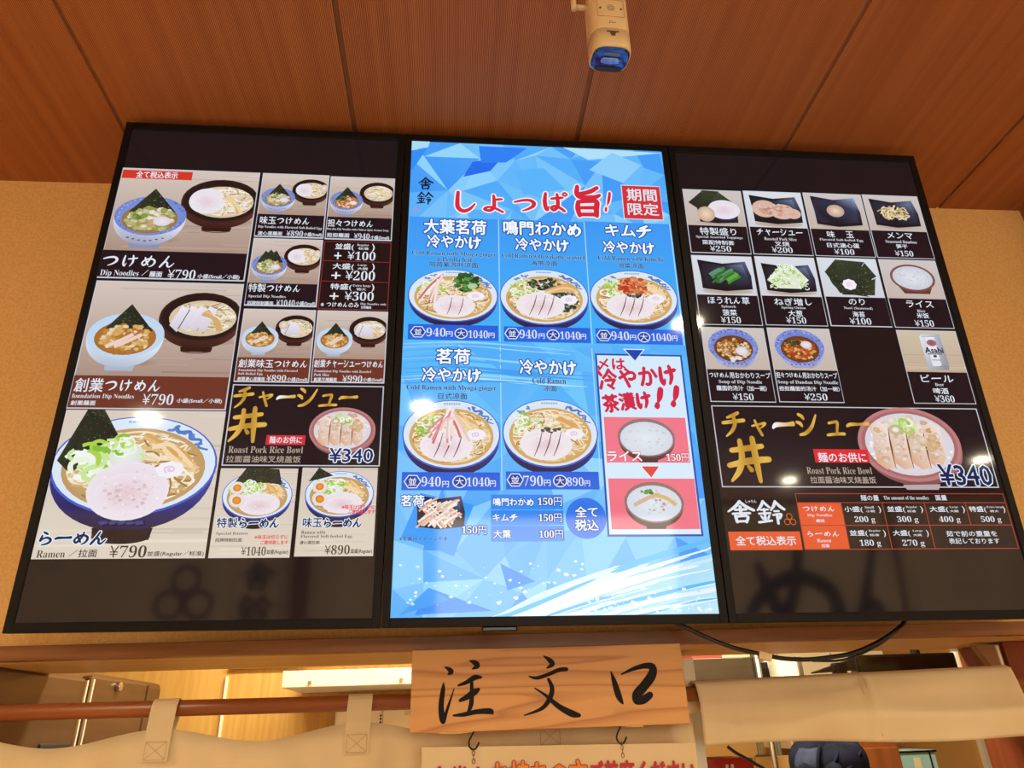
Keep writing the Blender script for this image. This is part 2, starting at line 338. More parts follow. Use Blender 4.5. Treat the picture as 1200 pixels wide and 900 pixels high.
def soup_bowl(p, x, z, rx, rz, style):
    body = '#d9dcea' if style != 'pale' else '#dbe6f2'; s = 1 if style != 'pale' else .75
    bowl_body(p, x, z, rx, rz * (1.5 if style != 'pale' else 1.42), body, '#8d90b0' if style != 'pale' else '#a9b6cc', .44 if style != 'pale' else .38, .1)
    if style == 'pale':
        p.ell(x, z, rx, rz, '#c3ddf2', '#bcd6ee'); p.ell(x, z - rz * .12, rx * .8, rz * .76, '#c88a3c', '#a86a2c')
    else:
        p.ell(x, z, rx, rz, '#8fa2dc', '#6f86d0')
        for k in range(40):
            t = rnd.uniform(0, 2 * PI); a = .86 + rnd.random() * .1; p.blob(x + rx * a * math.cos(t), z + rz * a * math.sin(t), rx * .03, rnd.choice(['#4058b8', '#a9b8e6']), None, .7, 5)
        p.ell(x, z - rz * .16, rx * .78, rz * .74, '#b9975f', '#95713f')
        for k in range(7): p.blob(x + rx * (-.5 + k * .16), z - rz * (1.28 - .05 * abs(k - 3) ** 1.5 * .6), rx * .05, '#3a477e', None, .5, 5)
def dark_bowl(p, x, z, rx, rz):
    bowl_body(p, x, z, rx, rz * 1.25, '#5a332c', '#2c1512', .38, .1); p.stroke([(x - rx * .3, z - rz * 1.38), (x, z - rz * 1.42), (x + rx * .3, z - rz * 1.38)], rx * .03, '#6b5049')
    p.ell(x, z, rx, rz, '#15100f', '#241615'); p.ell(x, z, rx, rz, '#3a2220', n=28); p.ell(x, z + rz * .02, rx * .95, rz * .94, '#17110f', '#221615')
def tsukemen(p, x0, z0, x1, z1, soup='white', style='blue', sheets=1, egg=0, meat='round'):
    p.clip = (x0, z0, x1, z1); table_top(p, x0, z0, x1, z1); q = Pic(p, x0, z0, x1, z1); w, h = q.w, q.h
    k = w / 300
    for (u, v, ru, rv) in ((.33, .86, .2, .05), (.8, .62, .2, .06)): q.ell(u, v, ru, rv, '#8c6f60', '#b09a8c')
    x, z = q.P(.75, .37); rx, rz = .285 * w, .27 * h
    dark_bowl(p, x, z, rx, rz)
    p.ell(x + rx * .04, z - rz * .04, rx * .8, rz * .72, '#e9dfcf', '#d3c0a2')
    noodle_heap(p, x + rx * .1, z + rz * .0, rx * .74, rz * .68, 130, ['#efe6d4', '#e3d3b6', '#d9c6a4', '#f6f0e4', '#b99f74', '#f1e9da', '#a98c5f'], 2.4 * k)
    if meat == 'round': chashu_round(p, x - rx * .34, z - rz * .02, rx * .46, rz * .58, '#e8e4ee', '#dcd5de')
    if meat == 'slices':
        for j in range(4): p.poly([(x - rx * (.72 - .22 * j), z - rz * .35), (x - rx * (.52 - .22 * j), z - rz * .62), (x - rx * (.3 - .22 * j), z + rz * .3), (x - rx * (.5 - .22 * j), z + rz * .45)], ['#d8d3e2', '#cfc8d6', '#e4e0ec', '#ece9f2'])
        p.stroke([(x - rx * .5, z - rz * .5), (x - rx * .3, z + rz * .3)], 2 * k, '#4b3d40')
    for j in range(5): p.stroke([(x + rx * rnd.uniform(0, .2), z + rz * rnd.uniform(.1, .3)), (x + rx * rnd.uniform(.3, .4), z - rz * .1), (x + rx * rnd.uniform(.4, .6), z - rz * .55)], 7 * k, rnd.choice(['#e0c08e', '#d3a970', '#e8cfa2']))
    if egg: p.ell(x + rx * (.72 if egg == 1 else -.6), z + rz * .2, rx * .24, rz * .32, '#efe3d6', '#cdb8a4')
    x, z = q.P(.27, .58); rx, rz = .255 * w, .235 * h
    soup_bowl(p, x, z, rx, rz, style)
    apex = [(0, .98)] if sheets == 1 else [(-.3, .9), (0, .98), (.32, .92)]
    for du, dv in apex: nori(p, [(x + rx * du, z + rz * 1.45 * dv), (x - rx * (.62 - du * .3), z + rz * .18), (x + rx * (.68 + du * .3), z + rz * .2)])
    cx, cz = x, z - rz * .18
    cols = {'white': ['#d9c9a4', '#ece3cf', '#c6ad78', '#f0eadb', '#9aa552', '#b8bf78'], 'red': ['#d8602e', '#c94a24', '#e8b56a', '#e0d6c4', '#d77a3c'], 'amber': ['#d8a355', '#c98a3a', '#e6bd7c', '#eddcb8', '#b87a34', '#e3b066']}[soup]
    bits(p, cx, cz, rx * .74, rz * .68, 130, cols, 7.5 * k)
    if soup == 'white': p.ell(cx + rx * .36, cz - rz * .1, rx * .25, rz * .24, '#e9e2f0', '#dcd0e0'); bits(p, cx - rx * .3, cz + rz * .1, rx * .2, rz * .2, 6, ['#5f8a34', '#7fa548'], 7 * k)
    if soup == 'red': bits(p, cx - rx * .35, cz + rz * .3, rx * .32, rz * .22, 14, ['#2f5d2c', '#3f7336', '#24481f'], 8 * k); p.ell(cx + rx * .42, cz - rz * .1, rx * .22, rz * .2, '#efe8ee', '#e0d4dc')
    if soup == 'amber':
        for a, b in ((-.1, .0), (.12, .05)): p.stroke([(cx + rx * (a - .35), cz - rz * .35), (cx + rx * (a + .05), cz - rz * .02), (cx + rx * (a + .3), cz + rz * .22)], 8 * k, '#e8cfc6')
    p.clip = None
def ramen_bowl(p, x, z, rx, rz, base, style='dark', top='classic', noodles=90):
    """A porcelain bowl seen from above: rim centre, radii, height of the body below the rim centre."""
    k = rx / 100; lo = '#2a2350' if style == 'dark' else '#2b2a63'
    bowl_body(p, x, z, rx * .985, base * .86, '#343c92', '#20152a', .36, .13); p.ell(x, z - base * .93, rx * .34, base * .09, '#1f1218')
    p.ell(x, z, rx, rz, '#4a5fc6', n=40); p.ell(x, z + rz * .012, rx * .975, rz * .965, '#d3e3f4', '#d9e7f7', n=40)
    for a in (30, 46, 62, 120, 134):
        t = math.radians(a); cx, cz = x + rx * .86 * math.cos(t), z + rz * .86 * math.sin(t)
        for j in range(5): p.blob(cx + rnd.uniform(-7, 7) * k, cz + rnd.uniform(-3, 3) * k, 3.4 * k, '#5f86c8', None, .6, 6)
    for a0_, sg in ((62, 1), (20, 1)):
        pts = [(math.radians(a0_ - 7 * j), .87 + .045 * (-1) ** j) for j in range(7)] if a0_ == 62 else []
        if pts: p.stroke([(x + rx * r_ * math.cos(t), z + rz * r_ * math.sin(t), (5.5 - .5 * i) * k) for i, (t, r_) in enumerate(pts)], 1, '#4f7cc4')
    for j in range(-3, 4): p.rect(x + j * 5 * k - 2 * k, z + rz * .86, x + j * 5 * k + 2 * k, z + rz * .91, '#8fb0da')
    p.ell(x, z - rz * .07, rx * .86, rz * .82, '#d6bf98', '#bf9860' if top != 'cold' else '#d2a55c', n=36)
    noodle_heap(p, x, z - rz * .07, rx * .82, rz * .77, int(noodles * 1.6), ['#efe2c6', '#e0caa0', '#cbab76', '#f6eedd', '#a37b46', '#ead6b2', '#f3e8d4', '#e8d8b8'], 2.4 * k)
    for j in range(12): p.stroke([(x + rx * rnd.uniform(.05, .3), z + rz * rnd.uniform(.3, .62)), (x + rx * rnd.uniform(.32, .5), z + rz * rnd.uniform(.1, .42)), (x + rx * rnd.uniform(.5, .76), z + rz * rnd.uniform(-.14, .2))], 4.6 * k, rnd.choice(['#e2b878', '#d7a460', '#ecca94', '#f0d8ae']))
    if top == 'cold': leek(p, x - rx * .48, z + rz * .27, rx * .28, rz * .32, 30, 7 * k)
    else: leek(p, x - rx * .42, z + rz * .3, rx * .33, rz * .33, 34, 9 * k); p.ell(x - rx * .05, z + rz * .18, rx * .16, rz * .2, '#e6ece6', '#d8e0d2'); leek(p, x - rx * .1, z + rz * .25, rx * .2, rz * .2, 10, 7 * k)
    if top == 'cold': naruto(p, x + rx * .5, z - rz * .02, rx * .2, .62 * rz / rx + .15)
def cold_ramen(p, x, z, rx, rz, kind):
    k = rx / 100; ramen_bowl(p, x, z, rx, rz, rz * 1.38, 'cold', 'cold', 150)
    if kind == 'wakame': bits(p, x + rx * .4, z - rz * .15, rx * .38, rz * .45, 110, ['#2d3f34', '#1f2f29', '#4c5f50', '#7f938a', '#3a4f40'], 4.6 * k); bits(p, x, z + rz * .45, rx * .4, rz * .24, 60, ['#2d3f34', '#24352e', '#5b6f60'], 4.6 * k); naruto(p, x + rx * .55, z - rz * .1, rx * .19, .62)
    if kind == 'wakame':
        for j in range(7): p.stroke([(x + rx * rnd.uniform(0, .15), z + rz * rnd.uniform(.1, .3)), (x + rx * rnd.uniform(.35, .45), z + rz * rnd.uniform(.2, .4)), (x + rx * rnd.uniform(.6, .75), z + rz * rnd.uniform(.1, .3))], 5.5 * k, rnd.choice(['#e2b878', '#ecca94', '#d9ab6c']))
    (chashu_sliced(p, x - rx * .1, z - rz * .33, rx * .54, rz * .46, 3, .3) if kind != 'perilla' else chashu_sliced(p, x + rx * .02, z - rz * .42, rx * .46, rz * .42, 2, .2))
    if kind == 'perilla':
        bits(p, x + rx * .3, z + rz * .5, rx * .28, rz * .42, 90, ['#2f6d33', '#3f8a3c', '#24562a', '#5fa050', '#1d4522'], 6 * k); p.blob(x + rx * .42, z + rz * .34, 12 * k, '#b9d8a4', '#a4c890', .8)
    if kind in ('perilla', 'myoga'):
        n, sx = (16, -.3) if kind == 'perilla' else (22, -.05)
        for j in range(n):
            a = rnd.uniform(-.45, .45) if kind == 'myoga' else rnd.uniform(-.5, -.05)
            p.stroke([(x + rx * (sx + rnd.uniform(-.05, .1)), z + rz * rnd.uniform(.45, .8)), (x + rx * (sx + a * .5), z + rz * rnd.uniform(.2, .4)), (x + rx * (sx + a), z + rz * rnd.uniform(-.35, .1))], 5 * k, rnd.choice(['#f1e4e6', '#e6c6c8', '#d98e92', '#f6eef0', '#cf6f76', '#efe0cf']))
    if kind == 'kimchi': bits(p, x - rx * .02, z + rz * .42, rx * .38, rz * .36, 90, ['#d9542e', '#e27a48', '#c43d22', '#eda274', '#e08656'], 6.5 * k)
    if kind in ('plain', 'kimchi'): bits(p, x + rx * .02, z + rz * .08, rx * .22, rz * .08, 14, ['#3c3630', '#565040', '#6b6a52'], 4 * k)
def rice_pork_bowl(p, x, z, rx, rz):
    k = rx / 100
    bowl_body(p, x + rx * .03, z, rx * .97, rz * 1.1, '#a86a6c', '#7a4a4e', .36, .0); p.poly([(x - rx * .32, z - rz * 1.08), (x - rx * .26, z - rz * 1.2), (x + rx * .34, z - rz * 1.2), (x + rx * .4, z - rz * 1.06)], '#b7a9ae')
    p.ell(x, z, rx, rz, '#c98f8e', '#b87c7c', n=40); p.ell(x, z, rx * .93, rz * .91, '#8f5552', '#a96a68', n=40); p.ell(x, z, rx * .86, rz * .84, '#e9e4ea', '#d8d2dc', n=36)
    for j in range(40): p.blob(x + rx * rnd.uniform(-.78, .78), z + rz * rnd.uniform(-.4, .45), 4 * k, '#f3f0f4', None, .6, 5)
    bits(p, x - rx * .48, z + rz * .1, rx * .3, rz * .5, 26, ['#e6c4a8', '#efdcca', '#d9ab86', '#eed3bd'], 9 * k); bits(p, x, z + rz * .5, rx * .5, rz * .25, 24, ['#ead0ba', '#efdfd0', '#dcb595', '#f0e4da'], 9 * k)
    for j in range(4):
        a = -.72 + j * .34; p.poly([(x + rx * a, z - rz * .5), (x + rx * (a + .16), z - rz * .68), (x + rx * (a + .33), z - rz * (.64 if j < 3 else .4)), (x + rx * (a + .36), z + rz * .45), (x + rx * (a + .2), z + rz * .6), (x + rx * (a + .04), z + rz * .48)], ['#d8a888', '#dcb294', '#e3c3ac', '#f0e2d8', '#eedcd0', '#e6cdbd'])
        bits(p, x + rx * (a + .18), z - rz * .02, rx * .13, rz * .52, 26, ['#ead0bc', '#f2e4da', '#e0bb9f', '#eddacb'], 5.5 * k)
        if j < 3: p.stroke([(x + rx * (a + .34), z - rz * .66, .8 * k), (x + rx * (a + .34), z - rz * .1, 3.2 * k), (x + rx * (a + .36), z + rz * .42, .5 * k)], 1, '#5d3a30')
    bits(p, x + rx * .4, z + rz * .15, rx * .2, rz * .3, 14, ['#e2bd92', '#d3a06c', '#edd6bb'], 9 * k)
    leek(p, x - rx * .02, z + rz * .5, rx * .22, rz * .16, 14, 9 * k); p.ell(x - rx * .22, z + rz * .38, 13 * k, 10 * k, '#dfe0c4', '#b9a888'); p.ell(x - rx * .22, z + rz * .38, 6 * k, 4 * k, '#eeeae2')
def square_plate(p, x, z, rx, rz, c='#1b1c26', hi='#59637e'):
    pts = [(x - rx * .92, z + rz), (x, z + rz * .78), (x + rx * .85, z + rz * .95), (x + rx, z), (x + rx * .98, z - rz * .85), (x, z - rz), (x - rx * .85, z - rz * .85), (x - rx * .86, z)]
    p.poly(pts, ['#11121a', c, hi, '#2a2f42', '#14151d', '#0e0f15', '#15161f', c]); p.poly([(x + (a - x) * .86, z + (b - z) * .8) for a, b in pts], [c, '#2a3046', '#6d7a9a', '#343b55', c, '#12131b', c, '#20232f'])
def topping(p, x0, z0, x1, z1, kind):
    p.clip = (x0, z0, x1, z1); q = Pic(p, x0, z0, x1, z1); w, h = q.w, q.h; k = w / 145
    cool = kind in ('pork', 'spinach', 'onion', 'nori'); p.rect(x0, z0, x1, z1, '#c5b5ab' if not cool else '#cfd2da', '#cbc4c2' if not cool else '#d8dde6')
    if kind not in ('rice', 'soup', 'dandan', 'beer', 'nori'): q.ell(.52, .9, .42, .08, '#a8958a', '#c3b5ac')
    x, z = q.P(.5, .5)
    if kind == 'assorted':
        square_plate(p, x + 4 * k, z - 22 * k, 52 * k, 22 * k); nori(p, [q.P(.06, .36), q.P(.34, .0), q.P(.3, .62)]); nori(p, [q.P(.32, .0), q.P(.62, .02), q.P(.3, .6)], '#33402c'); nori(p, [q.P(.6, .03), q.P(.86, .36), q.P(.3, .6)], '#3a4733')
        chashu_round(p, *q.P(.66, .54), 40 * k, 28 * k, '#e8e2ee', '#d9d2e2'); p.ell(*q.P(.34, .68), 22 * k, 22 * k, '#ecd5c0', '#c9a78d')
    if kind == 'pork':
        square_plate(p, x, z, 66 * k, 42 * k); 
        for a, b, r, s in ((-.18, .02, 32, 25), (.12, -.05, 32, 22), (.3, -.1, 20, 15)): chashu_round(p, x + a * w, z + b * h, r * k, s * k, '#dcb8a6', '#c49a84')
        bits(p, x, z, 44 * k, 20 * k, 30, ['#e6cabb', '#d3a890', '#c98f7c'], 5 * k)
    if kind == 'egg':
        square_plate(p, x, z, 62 * k, 44 * k, '#2a2f48', '#8f9fd0'); p.ell(x + 2 * k, z - 12 * k, 22 * k, 9 * k, '#171820', '#252a40'); p.ell(x, z + 2 * k, 22 * k, 18 * k, '#ecd3c2', '#b99a88')
    if kind == 'bamboo':
        square_plate(p, x, z, 64 * k, 43 * k, '#22253a', '#6a789c')
        for j in range(60):
            a, b = x + rnd.uniform(-34, 36) * k, z + rnd.uniform(-18, 18) * k; t = rnd.uniform(0, PI); l = rnd.uniform(6, 12) * k; p.stroke([(a - l * math.cos(t), b - l * .7 * math.sin(t)), (a, b + k), (a + l * math.cos(t), b + l * .7 * math.sin(t))], 4 * k, rnd.choice(['#dcc79a', '#c8ad78', '#e8d9b4', '#b5955c']), 3)
    if kind == 'spinach':
        square_plate(p, x, z, 66 * k, 42 * k)
        for j in range(34):
            a, b = x + rnd.uniform(-26, 26) * k, z + rnd.uniform(-14, 14) * k; p.stroke([(a - 14 * k, b - 8 * k), (a, b + 2 * k), (a + 14 * k, b + 9 * k)], rnd.uniform(3, 7) * k, rnd.choice(['#2f6a35', '#3f8a34', '#5fa83e', '#24502c', '#5f8f7a']), 3)
    if kind == 'onion':
        square_plate(p, x, z - 4 * k, 66 * k, 40 * k); p.poly([(x - 52 * k, z - 10 * k), (x - 26 * k, z - 32 * k), (x + 26 * k, z - 32 * k), (x + 50 * k, z - 8 * k), (x + 18 * k, z + 34 * k), (x - 14 * k, z + 32 * k)], '#dfe6cf')
        for j in range(80):
            b = rnd.uniform(-30, 34); a = rnd.uniform(-48, 48) * (1 - max(0, b + 5) / 50); leek(p, x + a * k, z + b * k, 1, 1, 1, 5 * k)
    if kind == 'nori':
        q.ell(.5, .5, .36, .42, '#2a3425')
        for A, B, C, c in (((.08, .36), (.3, .04), (.5, .9), '#2b3626'), ((.3, .03), (.8, .08), (.3, .94), '#36422d'), ((.8, .1), (.95, .45), (.3, .94), '#2b3727'), ((.08, .36), (.26, .9), (.75, .98), '#1f291d')): nori(p, [q.P(*A), q.P(*B), q.P(*C)], c)
        nori(p, [q.P(.92, .5), q.P(.84, .94), q.P(.3, .94)], '#303c2a'); nori(p, [q.P(.2, .5), q.P(.5, .3), q.P(.7, .9)], '#2b3727'); naruto(p, *q.P(.45, .68), 17 * k, .85)
    if kind == 'rice':
        x, z = q.P(.52, .46); p.poly([(x - 56 * k, z), (x - 30 * k, z - 44 * k), (x + 34 * k, z - 44 * k), (x + 56 * k, z)], ['#8a5a52', '#5b332d', '#5b332d', '#8a5a52']); p.ell(x, z, 57 * k, 38 * k, '#8f6259', '#7c4d46', rot=-.05); p.ell(x, z, 51 * k, 33 * k, '#dfe3ec', '#c7cbd8', rot=-.05)
        bits(p, x, z, 48 * k, 30 * k, 50, ['#e9ecf2', '#d3d7e2', '#f0f2f6'], 3 * k)
    if kind in ('soup', 'dandan'):
        x, z = q.P(.47, .44); p.poly([(x - 58 * k, z), (x - 40 * k, z - 42 * k), (x - 20 * k, z - 52 * k), (x + 22 * k, z - 52 * k), (x + 42 * k, z - 42 * k), (x + 58 * k, z)], ['#8a96d2', '#a9b0d8', '#9a9cc0', '#9a9cc0', '#b4b9dc', '#8a96d2']); p.ell(x, z, 58 * k, 44 * k, '#4a5cae', '#7f90d6')
        for j in range(50): t = rnd.uniform(0, 6.3); a = rnd.uniform(.76, .97); p.blob(x + 58 * k * a * math.cos(t), z + 44 * k * a * math.sin(t), 2.4 * k, rnd.choice(['#3d4ea4', '#a3aee2']), None, .8, 5)
        for j in range(6): p.blob(x + (-26 + 10 * j) * k, z - 44 * k, 2.6 * k, '#3f4f98', None, .7, 5)
        p.ell(x, z - 6 * k, 45 * k, 33 * k, '#7a4a24', '#6a3c1e')
        if kind == 'soup': bits(p, x, z - 7 * k, 42 * k, 29 * k, 110, ['#c48a46', '#d9a862', '#ad6c30', '#e3c08a', '#e8dcc0'], 4.5 * k); p.ell(x + 18 * k, z - 12 * k, 14 * k, 11 * k, '#ece6f0', '#d8d0e0'); bits(p, x, z - 32 * k, 16 * k, 6 * k, 10, ['#efe9e0'], 5 * k)
        else: bits(p, x, z - 7 * k, 42 * k, 29 * k, 110, ['#d97a34', '#c9542a', '#e2a050', '#b8401f', '#e6c080'], 5 * k); bits(p, x - 16 * k, z + 10 * k, 18 * k, 9 * k, 18, ['#26492a', '#315c33', '#1b3620'], 5 * k); p.ell(x + 16 * k, z + 5 * k, 13 * k, 9 * k, '#ece6ee', '#d8d0dc')
    if kind == 'beer':
        p.rect(x0, z0, x1, z1, '#bfa993', '#cdbfa8'); p.y -= .000005
        for j in range(12): b = rnd.uniform(z0, z1 - 3); p.rect(x0, b, x1, b + 2, rnd.choice(['#c9b79d', '#bba78c', '#d2c3aa']))
        x, z = q.P(.55, .5); k *= 1.1; p.poly([(x - 24 * k, z - 36 * k), (x - 21 * k, z - 42 * k), (x + 21 * k, z - 42 * k), (x + 24 * k, z - 36 * k), (x + 25 * k, z + 34 * k), (x + 20 * k, z + 41 * k), (x - 20 * k, z + 41 * k), (x - 25 * k, z + 34 * k)], ['#9fa3b2', '#b0b2be', '#7e7f8c', '#8b8d9a', '#c9ccd6', '#a6aab8', '#c6cad6', '#e4e7ee'])
        p.rect(x - 12 * k, z - 34 * k, x + 8 * k, z + 34 * k, '#dfe3ea', '#e8ebf1'); p.ell(x - 1 * k, z + 20 * k, 11 * k, 8 * k, '#8f4f5c', '#a8717c'); p.rect(x - 20 * k, z + 34 * k, x + 20 * k, z + 36 * k, '#9fb4cf')
        p.text('Asahi', x - 20 * k, z + 3 * k, x + 20 * k, z + 3 * k, 13 * k, 'can'); p.rect(x - 16 * k, z - 7 * k, x + 15 * k, z - 5 * k, '#3a3d4a'); p.ell(x - 1 * k, z - 11 * k, 4 * k, 3 * k, '#30323e'); p.rect(x - 10 * k, z - 21 * k, x + 10 * k, z - 19 * k, '#9a8f88'); p.rect(x + 4 * k, z - 35 * k, x + 18 * k, z - 33 * k, '#9a7f78')
    p.clip = None
STYLES['can'] = ('j', '#20222e', None, 0, .05)
